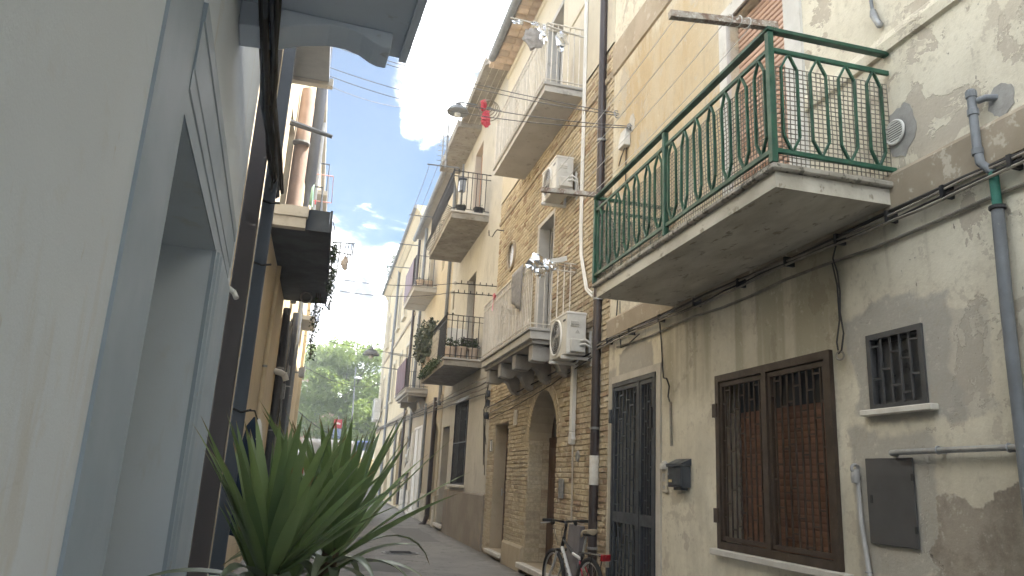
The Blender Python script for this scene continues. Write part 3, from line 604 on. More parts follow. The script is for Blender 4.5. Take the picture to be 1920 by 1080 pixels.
cl = thing('facade_cables', 'bundle of black cables clipped along the ledge of the peeling house', 'cable', (XF, 5, 3.25))
for k in range(4):
    pts = []
    for i in range(42):
        y = -3 + i * 12.1 / 41; pts.append((XF - .06 - .012 * (k % 2) + random.uniform(-.006, .006), y, 3.285 - .02 * k + .012 * math.sin(y * 2.3 + k) + random.uniform(-.006, .006)))
    part('cable', (M_CABLE, M_CABW, M_CABLE, M_CABW)[k], cl, lambda b: b.tube(pts, (.011, .008, .007, .009)[k], 6))
pts = [(XF - .02, -3 + i * .5, 3.10 + .015 * math.sin(i * 1.7) + .002 * i) for i in range(24)]; part('conduit', M_CABW, cl, lambda b: b.tube(pts, .011, 6))
for y in (2.9, 3.35, 3.8, 4.3, 4.9, 5.6, 6.4, 7.2, 8.0, 8.7): part('clip', M_BLACK, cl, lambda b: b.box(XF - .085, XF, y - .012, y + .012, 3.225, 3.30))
c2 = thing('dangling_cables', 'loop of dark cable hanging down the plaster above the brown grilled window', 'cable', (XF, 4.37, 2.4))
part('cable', M_CABLE, c2, lambda b: b.tube(jit([(XF - .03, 4.36, 3.24), (XF - .03, 4.40, 3.15), (XF - .025, 4.37, 3.05), (XF - .02, 4.36, 2.9), (XF - .02, 4.37, 2.75), (XF - .02, 4.35, 2.6), (XF - .03, 4.36, 2.48), (XF - .03, 4.40, 2.46), (XF - .03, 4.41, 2.55), (XF - .02, 4.38, 2.7), (XF - .02, 4.38, 2.95), (XF - .03, 4.41, 3.12)], .004), .006, 6)); part('coil', M_CABW, c2, lambda b: b.ring((XF - .03, 4.385, 2.45), .03, .008, (1, .3, 0), 12, 5))
c3 = thing('dangling_cables', 'dark cable hanging from the ledge down to a stub conduit right of the gate', 'cable', (XF, 7.1, 1.9))
part('cable', M_CABLE, c3, lambda b: b.tube(jit([(XF - .03, 7.26, 3.5), (XF - .04, 7.24, 3.25), (XF - .02, 7.24, 3.0), (XF - .02, 7.22, 2.75), (XF - .03, 7.18, 2.62), (XF - .04, 7.08, 2.60), (XF - .03, 7.04, 2.52), (XF - .03, 7.07, 2.42), (XF - .02, 7.04, 2.36)], .005), .008, 6)); part('conduit', M_CABW, c3, lambda b: b.tube([(XF - .015, 7.04, 2.36), (XF - .015, 7.02, 1.92)], .013, 8))
c4 = thing('dangling_cables', 'short loop of black wire hanging under the far end of the green balcony', 'cable', (XF, 8.4, 3.2))
part('cable', M_CABLE, c4, lambda b: b.tube([(XF - .03, 8.48, 3.75), (XF - .03, 8.52, 3.45), (XF - .03, 8.42, 3.3), (XF - .05, 8.32, 3.22), (XF - .05, 8.3, 3.12), (XF - .03, 8.15, 3.13), (XF - .03, 7.8, 3.2)], .008, 6).tube([(XF - .03, 8.40, 3.72), (XF - .03, 8.38, 3.28)], .005, 6))
# ================================================================== house B: yellow brick house
hB = thing('brick_house', 'yellow brick house with white balconies, arched doorway and two air conditioners', 'house', (XF, 12, 0))
BY = (8.8, 15.68)
ARCH = (10.88, 12.45, .22, 2.95)                            # street door
B_HOLES = [(*ARCH, .42, True), (13.92, 15.05, .2, 2.58, .30), (11.42, 12.38, 3.66, 5.98, .26)]
wB = facade('wall', hB, M_MORTAR, XF, BY[0], BY[1], -.3, 7.6, B_HOLES)
facade('upper_wall', hB, M_BUP, XF - .02, BY[0], BY[1], 7.6, 10.95, [(11.3, 12.25, 7.601, 9.95, .28)])
part('band', M_BAND, hB, lambda b: b.prism([(XF + .01, 7.05), (XF - .035, 7.06), (XF - .045, 7.12), (XF - .03, 7.15), (XF + .01, 7.16)], 'y', 8.85, BY[1]))
part('band', M_BUP, hB, lambda b: b.prism([(XF - .01, 9.08), (XF - .045, 9.09), (XF - .05, 9.16), (XF - .01, 9.18)], 'y', 8.85, 11.2))
part('dado', M_MORTAR, hB, lambda b: b.prism([(XF + .01, -.3), (XF - .06, -.3), (XF - .05, .42), (XF - .02, .46), (XF + .01, .46)], 'y', 12.5, 13.86))
# round window hole is a shallow niche
RWY, RWZ, RWR = 14.43, 6.02, .30
ch, cl_, gap = .072, .262, .011
cells = []
row = 0; z = .0
def in_hole(ya, yb, za, zb):
    for h in B_HOLES:
        if len(h) > 5:
            r = (h[1] - h[0]) / 2 + .17; yc = (h[0] + h[1]) / 2; sp = h[3] - (h[1] - h[0]) / 2
            if za < sp:
                if yb > h[0] and ya < h[1] and zb > h[2] - .05: return True
            for (y, zz) in ((ya, za), (yb, za), (ya, zb), (yb, zb), ((ya + yb) / 2, (za + zb) / 2)):
                if zz > sp - .05 and (y - yc) ** 2 + (zz - sp) ** 2 < r * r: return True
        elif yb > h[0] and ya < h[1] and zb > h[2] and za < h[3] + .0: return True
    for (y, zz) in ((ya, za), (yb, za), (ya, zb), (yb, zb)):
        if (y - RWY) ** 2 + (zz - RWZ) ** 2 < (RWR + .01) ** 2: return True
    return 7.03 < (za + zb) / 2 < 7.18 or (zb < .45 and 12.45 < (ya + yb) / 2 < 13.9)
rb = random.Random(3)
edges = sorted({h[0] for h in B_HOLES} | {h[1] for h in B_HOLES})
while z < 7.53:
    y = BY[0] + .004 - (cl_ / 2 if row % 2 else 0)
    while y < BY[1]:
        L = cl_ if rb.random() > .12 else cl_ / 2
        ya, yb = max(y, BY[0] + .004), min(y + L - gap, BY[1] - .003)
        segs = [(ya, yb)]
        for h in B_HOLES:                                  # cut bricks at the straight jambs
            if len(h) > 5:
                if z + ch > h[3] - (h[1] - h[0]) / 2 - .02: continue
            if z + ch - gap < h[2] or z > h[3]: continue
            ns = []
            for a, c in segs:
                if c <= h[0] or a >= h[1]: ns.append((a, c)); continue
                if a < h[0] - .03: ns.append((a, h[0] - .002))
                if c > h[1] + .03: ns.append((h[1] + .002, c))
            segs = ns
        for a, c in segs:
            if c - a > .035 and not in_hole(a, c, z, z + ch - gap): cells.append((a, c, z + rb.uniform(-.003, .003), z + ch - gap + rb.uniform(-.003, .003)))
        y += L
    z += ch; row += 1
def brick_v(a, c, z0, z1, d, rr):
    j = lambda: rr.uniform(-.004, .004)
    f = [(XF - d + rr.uniform(-.004, .003), a + .004 + abs(j()), z0 + .004 + abs(j())), (XF - d + rr.uniform(-.004, .003), c - .004 - abs(j()), z0 + .004 + abs(j())), (XF - d + rr.uniform(-.004, .003), c - .004 - abs(j()), z1 - .004 - abs(j())), (XF - d + rr.uniform(-.004, .003), a + .004 + abs(j()), z1 - .004 - abs(j()))]
    k = [(XF + .004, a, z0), (XF + .004, c, z0), (XF + .004, c, z1), (XF + .004, a, z1)]
    return f + k, [(0, 1, 2, 3), (0, 4, 5, 1), (1, 5, 6, 2), (2, 6, 7, 3), (3, 7, 4, 0)]
cells.sort(key=lambda q: math.hypot((q[0] + q[1]) / 2 - 8.8, ((q[2] + q[3]) / 2 - 1.6) * 1.0))
near, rest = [q for q in cells if q[3] > .3][:300], None
ns_ = set(near); rest = [q for q in cells if q not in ns_]
for q in near:
    d = .012 + rb.uniform(-.004, .006) - (.014 if rb.random() < .08 else 0)
    v, f = brick_v(*q, max(d, .002), rb); MB().add(v, f).build('brick', M_BR, wB)
bj = MB(); tint = []
for q in rest:
    v, f = brick_v(*q, .012 + rb.uniform(-.004, .006), rb); bj.add(v, f); tint += [rb.random()] * 8
# arch ring of stretcher voussoirs
ry = (ARCH[1] - ARCH[0]) / 2; yc = (ARCH[0] + ARCH[1]) / 2; sp = ARCH[3] - ry
for i in range(40):
    a0, a1 = math.pi * (i + .06) / 40, math.pi * (i + .94) / 40
    P = lambda r, a, x: (x, yc - r * math.cos(a), sp + r * math.sin(a))
    d = XF - .014 + rb.uniform(-.004, .004)
    bj.add([P(ry + .004, a0, d), P(ry + .15, a0, d), P(ry + .15, a1, d), P(ry + .004, a1, d), P(ry, a0, XF + .004), P(ry + .155, a0, XF + .004), P(ry + .155, a1, XF + .004), P(ry, a1, XF + .004)], [(0, 1, 2, 3), (0, 4, 5, 1), (1, 5, 6, 2), (2, 6, 7, 3), (3, 7, 4, 0)]); tint += [rb.uniform(.2, .8)] * 8
# bricks of the arch reveal (far jamb) and the rest of the jambs
zz = ARCH[2] + .02
while zz < sp:
    for (x0, x1) in ((XF + .01, XF + .24), (XF + .25, XF + .41)):
        yb_ = ARCH[1]; bj.add([(x0, yb_ - .008, zz), (x1, yb_ - .008, zz), (x1, yb_ - .008, zz + ch - gap), (x0, yb_ - .008, zz + ch - gap), (x0 - .003, yb_ + .002, zz - .003), (x1 + .003, yb_ + .002, zz - .003), (x1 + .003, yb_ + .002, zz + ch - gap + .003), (x0 - .003, yb_ + .002, zz + ch - gap + .003)], [(0, 1, 2, 3), (0, 4, 5, 1), (1, 5, 6, 2), (2, 6, 7, 3), (3, 7, 4, 0)]); tint += [rb.random()] * 8
    zz += ch
bo = bj.build('brick_rows', M_BRJ, wB); kind(bo, 'stuff')
at = bo.data.attributes.new('tint', 'FLOAT', 'POINT'); at.data.foreach_set('value', tint)
# doors and windows
plank_door(hB, M_WOOD, XF + .36, ARCH[0] + .01, ARCH[1] - .01, .22, 2.16, 2)
fan = part('fanlight', M_WOOD, hB, lambda b: (b.box(XF + .355, XF + .42, ARCH[0] + .005, ARCH[1] - .005, 2.161, 2.24), b.prism([(yc - (ry - .004) * math.cos(math.pi * k / 14), sp + (ry - .004) * math.sin(math.pi * k / 14)) for k in range(15)], 'x', XF + .39, XF + .418)))
part('pane', glass(), fan, lambda b: b.prism([(yc - (ry - .12) * math.cos(math.pi * k / 14), max(2.25, sp + .03 + (ry - .12) * math.sin(math.pi * k / 14))) for k in range(15)], 'x', XF + .378, XF + .388))
part('door_step', M_MARBLE, hB, lambda b: b.box(XF - .12, XF + .36, ARCH[0] - .06, ARCH[1] + .1, .13, .218), bevel=.01)
part('door_step', M_MARBLE, hB, lambda b: b.box(XF - .10, XF + .27, 13.86, 15.12, .13, .198), bevel=.01)
plank_door(hB, M_WOOD, XF + .24, 13.925, 15.045, .2, 2.575, 1)
window(hB, XF + .2, 11.425, 12.375, 3.67, 5.975, M_WHITE, None, 1, 'balcony_door', 1, .07)
part('door_reveal', M_PALE, hB, lambda b: (b.box(XF - .022, XF + .18, 12.30, 12.415, 3.66, 6.0), b.box(XF - .022, XF + .18, 11.385, 11.425, 3.66, 6.0), b.box(XF - .022, XF + .18, 11.425, 12.30, 5.93, 6.0)))
window(hB, XF + .22, 11.305, 12.245, 7.61, 9.94, M_WHITE, None, 1, 'balcony_door', 1, .08)
part('door_reveal', M_PALE, hB, lambda b: (b.box(XF - .045, XF + .2, 12.18, 12.34, 7.6, 10.0), b.box(XF - .045, XF + .2, 11.3, 12.18, 9.9, 10.0)))
rw = part('round_window', M_BAND, hB, lambda b: b.ring((XF - .012, RWY, RWZ), RWR, .035, (1, 0, 0), 28, 8), smooth=True)
part('pane', mat('dusty_round_pane', (.20, .19, .17), (.14, .135, .125), 5, .3), rw, lambda b: b.lathe((XF + .004, RWY, RWZ), [(RWR - .02, 0), (RWR - .02, .008)], (-1, 0, 0), 28))
# eaves: gutter and soffit tiles
part('roof', M_TERRA, hB, lambda b: b.prism([(XF - .52, 11.02), (XF - .52, 11.06), (XF + 5, 12.6), (XF + 5, 10.95), (XF + .0, 10.95), (XF + .0, 11.02)], 'y', 8.8, BY[1]))
part('gutter', M_GPIPE, hB, lambda b: b.tube([(XF - .55, 8.8, 11.0), (XF - .55, 15.2, 10.98)], .095, 14), smooth=True)
t0 = None
for i in range(24):
    for k in range(2):
        y, x = 8.82 + i * .285, XF - .44 + k * .235
        if t0 is None: t0 = part('soffit_tile', M_TERRA, hB, lambda b: b.prism([(y, 11.015), (y + .05, 10.972), (y + .14, 10.952), (y + .23, 10.972), (y + .28, 11.015)], 'x', x, x + .225)); tzc = WO[t0.name].z
        else: inst(t0, hB, (x + .1125, y + .14, tzc))
part('cornice', M_BUP, hB, lambda b: b.prism([(XF - .015, 10.78), (XF - .05, 10.79), (XF - .06, 10.9), (XF - .015, 10.94)], 'y', 8.82, BY[1] - .01))
# ---- white balconies
def slab(parent, x0, y0, y1, z0, z1, m=M_PALE, lip=.03, mf=None):
    s = part('balcony', m, parent, lambda b: b.box(x0 + lip, XF, y0 + lip, y1 - lip, z0, z1 - .05))
    part('balcony_floor', mf or m, s, lambda b: b.box(x0, XF - .003, y0, y1, z1 - .048, z1), bevel=.008); return s
def railing(s, m, x0, y0, y1, zb, zt, sp_, r=.008, name='baluster', curl=0., flat=False, knob=0, mid=None, side_far=True):
    part('handrail', m, s, lambda b: b.bar((x0, y0 - .02, zt), (x0, y1 + .02, zt), .045 if flat else .03, .014)); part('rail', m, s, lambda b: b.bar((x0, y0, zb + .06), (x0, y1, zb + .06), .022, .012))
    ends = (y0, y1) if side_far else (y0,)
    for y in ends: part('handrail', m, s, lambda b: b.bar((x0 + .024, y, zt + .001), (XF, y, zt + .001), .03, .014)); part('rail', m, s, lambda b: b.bar((x0 + .012, y, zb + .061), (XF, y, zb + .061), .022, .012))
    if mid: part('rail', m, s, lambda b: (b.bar((x0, y0, mid), (x0, y1, mid), .022, .012), [b.bar((x0 + .012, y, mid + .001), (XF, y, mid + .001), .022, .012) for y in ends]))
    def shape(b, p, d):                                     # d: outward direction
        p = Vector(p); d = Vector(d)
        if curl:
            b.tube([p + Vector((0, 0, zt - zb)), p + Vector((0, 0, .45)), p + d * curl * .55 + Vector((0, 0, .36)), p + d * curl + Vector((0, 0, .22)), p + d * curl * .8 + Vector((0, 0, .10)), p + Vector((0, 0, .055))], r, 6)
        else: b.tube([p + Vector((0, 0, .0)), p + Vector((0, 0, (zt - zb) - .007))], r, 6)
        if knob:
            for h in ((.09, zt - zb - .09) if knob == 1 else (zt - zb + .03,)): b.lathe(p + Vector((0, 0, h - .02)), [(r, 0), (r * 2.2, .012), (r * 2.2, .028), (r, .04)], n=6)
    o = None; n = max(1, round((y1 - y0) / sp_))
    for i in range(n + 1):
        y = y0 + (y1 - y0) * i / n
        if o is None: o = part(name, m, s, lambda b: shape(b, (x0, y, zb), (-1, 0, 0))); dc = WO[o.name] - Vector((x0, y, zb))
        else: inst(o, s, Vector((x0, y, zb)) + dc)
    n = max(1, round((XF - x0) / sp_)); o = None
    for y in ends:
        for i in range(1, n):
            x = x0 + (XF - x0) * i / n
            if o is None: o = part(name, m, s, lambda b: shape(b, (x, y, zb), (0, -1, 0) if not curl else (0, 0, 0))); dc = WO[o.name] - Vector((x, y, zb))
            else: inst(o, s, Vector((x, y, zb)) + dc)
def scrolls(s, m, x0, y0, y1, zb, zt, n):                   # wrought scrolls along the rails and a rosette panel
    def f(b):
        for i in range(n):
            y = y0 + (y1 - y0) * (i + .5) / n
            b.ring((x0 - .006, y, zb + .105), .030, .0045, (1, 0, 0), 9, 4); b.ring((x0 - .006, y, zt - .055), .026, .0045, (1, 0, 0), 9, 4)
        for yc_ in (y0 + (y1 - y0) * .5,):
            for dy in (-.12, 0, .12):
                for dz in (-.12, 0, .12): b.ring((x0 - .01, yc_ + dy, (zb + zt) / 2 + .02 + dz), .05, .006, (1, 0, 0), 10, 4)
    part('scrollwork', m, s, f)
b1 = slab(hB, 2.72, 10.16, 13.58, 3.5, 3.66); railing(b1, M_WHITE, 2.745, 10.19, 13.55, 3.66, 4.68, .098, .009, mid=4.56); scrolls(b1, M_WHITE, 2.745, 10.19, 13.55, 3.66, 4.68, 17)
def corbel(b, y, w, zt, L, dz=.34):
    b.prism([(XF + .01, zt), (XF - L, zt), (XF - L, zt - dz * .55), (XF - L + .06, zt - dz * .58), (XF - L * .62, zt - dz * .58), (XF - L * .5, zt - dz * .42), (XF - L * .38, zt - dz * .50), (XF - L * .25, zt - dz * .85), (XF - L * .1, zt - dz), (XF + .01, zt - dz)], 'y', y - w / 2, y + w / 2)
M_CORB = mat('grey_stone_corbel', (.36, .345, .315), (.29, .275, .25), 4, .85, bump=.3)
part('slab_moulding', M_CORB, b1, lambda b: b.box(2.80, XF - .001, 10.24, 13.50, 3.44, 3.499))
for y in (10.42, 11.4, 12.4, 13.33): part('corbel', M_CORB, b1, lambda b: corbel(b, y, .2, 3.438, .60, .42), bevel=.008)
b2 = slab(hB, 2.76, 10.09, 13.7, 7.42, 7.57); railing(b2, M_WHITE, 2.785, 10.12, 13.67, 7.57, 8.62, .098, .009, mid=8.5); scrolls(b2, M_WHITE, 2.785, 10.12, 13.67, 7.57, 8.62, 18)
# air conditioners
def ac(label, x0, x1, y0, y1, z0, z1, fan_far=True):
    t = thing('air_conditioner', label, 'air conditioner', ((x0 + x1) / 2, (y0 + y1) / 2, z0), 'outdoor air conditioning units')
    part('casing', M_ACP, t, lambda b: b.box(x0, x1, y0, y1, z0, z1), bevel=.018, seg=2)
    part('top_cover', M_ACP, t, lambda b: b.box(x0 - .008, x1 + .004, y0 - .006, y1 + .006, z1 - .03, z1 + .008), bevel=.008)
    h = z1 - z0; cy, cz, rr = y0 + (y1 - y0) * .60, (z0 + z1) / 2, h * .42
    part('fan_ring', M_WHITEP, t, lambda b: b.ring((x0 - .004, cy, cz), rr, .016, (1, 0, 0), 28, 6), smooth=True); part('fan_recess', mat('shadow_grey_plastic', (.11, .11, .11), (.08, .08, .08), 5, .6), t, lambda b: b.lathe((x0 - .001, cy, cz), [(rr, 0), (rr, .003)], (-1, 0, 0), 28))
    part('fan_grille', M_ALU, t, lambda b: ([b.ring((x0 - .012, cy, cz), rr * k / 7, .0028, (1, 0, 0), 22, 4) for k in range(1, 7)], [b.bar((x0 - .009, cy, cz), (x0 - .009, cy + rr * math.cos(a * 1.047), cz + rr * math.sin(a * 1.047)), .005) for a in range(6)]))
    part('fan_blades', _MC['shadow_grey_plastic'], t, lambda b: [b.obb((x0 - .006, cy + rr * .45 * math.cos(a * 2.09), cz + rr * .45 * math.sin(a * 2.09)), (.002, 0, 0), (0, math.cos(a * 2.09) * rr * .4, math.sin(a * 2.09) * rr * .4), (.0, -math.sin(a * 2.09) * .06, math.cos(a * 2.09) * .06)) for a in range(3)])
    part('badge', M_GREY, t, lambda b: b.box(x0 - .004, x0 - .001, y0 + .05, y0 + .16, z1 - .12, z1 - .09))
    part('handle', M_ACP, t, lambda b: (b.box(x0 + .06, x0 + .17, y0 - .022, y0 - .001, z1 - .17, z1 - .12), b.box(x0 + .05, x0 + .18, y0 - .012, y0 - .001, z1 - .20, z1 - .172)), bevel=.006)
    part('valve_cover', M_ACP, t, lambda b: b.box(x0 + .05, x1 - .02, y0 - .045, y0 - .001, z0 + .03, z0 + h * .36), bevel=.012); part('warning_label', mat('warning_label_paper', (.55, .53, .48), (.35, .34, .3), 60, .6), t, lambda b: b.prism([(x0 + .12, z0 + h * .5), (x0 + .19, z0 + h * .5), (x0 + .155, z0 + h * .6)], 'y', y0 - .004, y0 - .0015))
    for y in (y0 + .10, y1 - .14): part('bracket', M_WHITEP, t, lambda b: (b.box(x0 - .04, XF - .002, y - .02, y + .02, z0 - .05, z0 - .008), b.box(XF - .04, XF - .001, y - .021, y + .021, z0 - .05, z0 + .36)), bevel=.004)
    for k in range(2): part('pipe', M_WHITEP, t, lambda b: b.tube([(x1 - .10, y0 - .04, z0 + .13 + .06 * k), (x1 - .04, y0 - .09, z0 + .14 + .06 * k), (x1 + .03, y0 - .10, z0 + .10 + .05 * k), (XF - .03, y0 - .05 + .02 * k, z0 - .02), (XF - .02, y0 + .06, z0 - .12)], .015, 8), smooth=True)
    return t
ac('air conditioner mounted low beside the white scroll balcony, fan towards the street', 3.03, 3.31, 9.36, 10.12, 3.17, 3.75)
ac('air conditioner mounted high on the brick wall under the upper white balcony', 3.05, 3.33, 10.2, 10.98, 5.86, 6.4)
tr = thing('cable_trunking', 'white plastic trunking running down the brick wall below the lower air conditioner', 'trunking', (XF, 10.05, 1.9))
part('duct', M_WHITEP, tr, lambda b: b.box(XF - .075, XF - .013, 10.0, 10.11, 2.2, 3.14), bevel=.008); part('funnel', M_WHITEP, tr, lambda b: b.prism([(10.0, 2.199), (10.11, 2.199), (10.135, 2.1), (10.12, 2.03), (10.0, 2.03), (9.975, 2.1)], 'x', XF - .078, XF - .013), bevel=.01)
part('drain_hose', mat('cream_hose', (.5, .45, .36), (.42, .37, .3), 8, .6), tr, lambda b: b.tube([(XF - .04, 10.04, 2.06), (XF - .03, 10.03, 1.5), (XF - .03, 10.02, .9), (XF - .03, 10.01, .3)], .013, 8), smooth=True)
wc = thing('white_conduits', 'pair of white conduits running down the brick wall from the upper balcony', 'conduit', (XF, 10, 3.9))
for k in range(2): part('conduit', M_WHITEP, wc, lambda b: b.tube([(XF - .045, 10.05 - .09 * k, 10.7 - k * .2), (XF - .035, 10.03 - .08 * k, 7.4), (XF - .035, 10.0 - .07 * k, 5.2), (XF - .04, 9.93 - .05 * k, 4.75), (XF - .06, 9.6 - .06 * k, 4.15), (XF - .06, 9.32, 3.98 + .05 * k), (XF - .05, 9.2, 4.0 + .05 * k)], .016, 8), smooth=True)
for nm, lab, y, zc, hw, hh, m in (('house_number_plate', 'small white number plate on the brick pier left of the rectangular door', 15.28, 2.17, .07, .11, M_WHITEP), ('wall_plate', 'small pale stone plate on the brick between door and arch', 13.36, 2.62, .10, .13, M_MARBLE), ('meter_plate', 'pale meter plate on the brick right of the arched doorway', 10.52, 1.43, .09, .13, M_GALV)):
    t = thing(nm, lab, 'plate', (XF, y, zc - hh)); part('plate', m, t, lambda b: b.box(XF - .034, XF - .012, y - hw, y + hw, zc - hh, zc + hh), bevel=.008); part('rim', M_GREY if nm == 'house_number_plate' else m, t, lambda b: frame(b, XF - .038, XF - .030, y - hw - .006, y + hw + .006, zc - hh - .006, zc + hh + .006, .014))
tag(part('vent_cover', M_GALV, None, lambda b: (b.lathe((XF - .012, 9.86, 1.87), [(.075, 0), (.075, .012), (.06, .02)], (-1, 0, 0), 18), [b.box(XF - .036, XF - .03, 9.81, 9.91, 1.84 + .02 * k, 1.848 + .02 * k) for k in range(4)])), 'round metal vent cover on the brick beside the thin drain hose', 'vent')
hk2 = thing('wall_hook', 'bent iron hook sticking out at the top left of the brick wall', 'hook', (XF, 15.45, 6.7)); part('rod', M_BLACK, hk2, lambda b: b.tube([(XF, 15.3, 6.85), (XF - .16, 15.33, 6.86), (XF - .2, 15.33, 6.80), (XF - .26, 15.33, 6.68), (XF - .33, 15.33, 6.70), (XF - .34, 15.33, 6.82)], .013, 6), smooth=True); part('fixing_plate', M_BLACK, hk2, lambda b: b.box(XF - .012, XF, 15.26, 15.34, 6.8, 6.9))
lw = thing('facade_cables', 'cables sagging along the brick wall above the arched doorway', 'cable', (XF, 12, 3.1))
for k in range(3): part('cable', (M_CABLE, M_CABW, M_CABLE)[k], lw, lambda b: b.tube(jit(sag((XF - .05, 9.2, 3.22 - .03 * k), (XF - .05, 15.7, 2.98 - .13 * k), .03 * k, 24), .006), .011 - .002 * k, 6))
# foil bird scarers tied to the two white balconies
def foil(b, c, r, seed, el=(1, 1, 1)):
    rr = random.Random(seed); n, m = 10, 7; k = len(b.v); b.pr.append((k, len(b.f)))
    for i in range(m + 1):
        for j in range(n):
            a, e = 2 * math.pi * j / n, math.pi * i / m; q = r * rr.uniform(.55, 1.25); b.v.append((c[0] + q * el[0] * math.sin(e) * math.cos(a), c[1] + q * el[1] * math.sin(e) * math.sin(a), c[2] + q * el[2] * math.cos(e)))
    for i in range(m):
        for j in range(n): b.f.append([k + i * n + j, k + i * n + (j + 1) % n, k + (i + 1) * n + (j + 1) % n, k + (i + 1) * n + j])
f1 = thing('foil_bird_scarer', 'crumpled silver foil tied to the near corner of the lower white railing', 'foil', (2.78, 10.2, 4.6))
for i, (dx, dz, r) in enumerate(((.02, .0, .13), (.18, -.03, .11), (.1, -.12, .09), (.3, .0, .07))): part('foil_wad', M_FOIL, f1, lambda b: foil(b, (2.75 + dx, 10.16, 4.62 + dz), r, i, (1, .5, 1)))
part('twisted_wire', M_CABW, f1, lambda b: [b.ring((3.05 + .1 * i, 10.17, 4.60 - .03 * (i % 2)), .06, .006, (.2, 1, .3 * i), 12, 4) for i in range(4)]); part('rod', M_CABW, f1, lambda b: b.tube([(2.7, 10.16, 4.66), (3.43, 10.16, 4.60)], .007, 6))
part('paper_strip', M_WHITEP, f1, lambda b: b.add([(2.98, 10.14, 4.70), (3.10, 10.13, 4.73), (3.24, 10.12, 4.78), (3.25, 10.12, 4.70), (3.12, 10.13, 4.66), (2.98, 10.14, 4.66)], [(0, 1, 4, 5), (1, 2, 3, 4)]))
f2 = thing('foil_bird_scarer', 'shreds of plastic and foil on the rod of the upper white balcony', 'foil', (2.76, 10.1, 8.4)); part('rod', M_WHITE, f2, lambda b: b.tube([(3.42, 10.1, 8.47), (2.8, 10.1, 8.55), (2.17, 10.1, 8.57)], .014, 7))
for i, (x, dz, r, el) in enumerate(((2.30, .0, .09, (1.3, .3, .4)), (2.55, -.25, .17, (1.0, .25, 1.1)), (2.72, -.14, .15, (.7, .3, 1.1)), (3.02, -.18, .17, (.7, .3, 1.0)), (2.6, .03, .08, (1.5, .3, .4)))): part('foil_wad', M_FOIL if i != 1 else mat('grey_film', (.30, .28, .26), (.2, .19, .18), 12, .5), f2, lambda b: foil(b, (x, 10.1, 8.52 + dz), r, 20 + i, el))
th = thing('grey_towel', 'grey towel hung over the lower white railing', 'towel', (2.7, 11.2, 4.0))
def drape(b, x, y0, y1, zt, drop, seed):
    n, m = 12, 8; k = len(b.v); b.pr.append((k, len(b.f))); rr = random.Random(seed)
    for i in range(m + 1):
        for j in range(n + 1):
            f = i / m; t = j / n; g = zt + .03 - f * drop * (1 - .35 * t); b.v.append((x - .035 - .022 * math.sin(t * 14 + f * 2) * f, y0 + (y1 - y0) * t * (1 - .12 * f), g))
    for i in range(m):
        for j in range(n): b.f.append([k + i * (n + 1) + j, k + i * (n + 1) + j + 1, k + (i + 1) * (n + 1) + j + 1, k + (i + 1) * (n + 1) + j])
part('cloth', mat('grey_towelling', (.28, .27, .26), (.2, .195, .19), 14, .95, bump=.4), th, lambda b: drape(b, 2.745, 10.62, 11.3, 4.69, .75, 1), smooth=True).modifiers.new('thick', 'SOLIDIFY').thickness = .008
rr_ = thing('red_ribbon', 'red ribbon tied to the lower white railing at its far half', 'ribbon', (2.7, 12.6, 4.4)); part('bow', M_RED, rr_, lambda b: foil(b, (2.71, 12.62, 4.66), .07, 5, (.4, 1, .8))); part('tail', M_RED, rr_, lambda b: (b.bar((2.70, 12.62, 4.64), (2.69, 12.58, 4.38), .035, .004, up=(1, 0, 0)), b.bar((2.71, 12.64, 4.62), (2.70, 12.70, 4.42), .03, .004, up=(1, 0, 0))))
# ================================================================== house C: grey-beige house
hC = thing('grey_house', 'grey beige plastered house with two black railed balconies beyond the brick house', 'house', (XF, 19, 0))
C_HOLES = [(18.15, 20.1, 1.33, 3.44, .2), (20.75, 21.95, .25, 2.9, .35), (18.3, 19.4, 4.1, 6.72, .25), (18.5, 19.6, 7.9, 10.5, .25), (21.6, 21.9, 6.4, 7.0, .15)]
facade('wall', hC, M_C, XF, 15.68, 22.3, -.3, 11.3, C_HOLES)
part('dado', M_CD, hC, lambda b: (b.prism([(XF + .01, -.3), (XF - .055, -.3), (XF - .045, 1.16), (XF - .02, 1.2), (XF + .01, 1.2)], 'y', 15.7, 20.7)))
part('window_sill', M_MARBLE, hC, lambda b: b.box(XF - .11, XF + .02, 18.05, 20.2, 1.27, 1.328), bevel=.008)
wcw = window(hC, XF + .14, 18.16, 20.09, 1.34, 3.43, M_ALU, glass('dark_pane', (.01, .011, .012)), 1, 'window', 1, .05)
gr = part('iron_grille', M_BLACK, hC, lambda b: (frame(b, XF + .0, XF + .03, 18.16, 20.09, 1.34, 3.43, .03), b.box(XF + .001, XF + .028, 18.2, 20.05, 2.36, 2.39))); bars_grille(gr, M_BLACK, XF + .012, 18.19, 20.06, 1.37, 3.40, 13, 2, .016)
part('window_head', M_ALU, hC, lambda b: b.box(XF - .01, XF + .05, 18.16, 20.09, 3.435, 3.50))
plank_door(hC, M_WOOD, XF + .3, 20.76, 21.94, .26, 2.89, 2); part('door_step', M_MARBLE, hC, lambda b: b.box(XF - .10, XF + .3, 20.7, 22.0, .16, .25), bevel=.01)
part('door_jamb', M_CONCD, hC, lambda b: (b.box(XF - .04, XF + .02, 20.702, 20.748, -.2, 1.26), b.box(XF - .04, XF + .02, 21.952, 22.1, -.2, 1.0)))
window(hC, XF + .18, 18.31, 19.39, 4.1, 6.71, M_WOOD, None, 1, 'balcony_door', 1, .07); window(hC, XF + .18, 18.51, 19.59, 7.9, 10.49, mat('orange_wood', (.44, .2, .09), (.36, .16, .07), 4, .5), mat('orange_shutter', (.50, .26, .14), (.44, .22, .12), 4, .6), 1, 'balcony_door', 1, .07); window(hC, XF + .08, 21.61, 21.89, 6.41, 6.99, M_WHITE, None, 1, 'window', 0, .03)
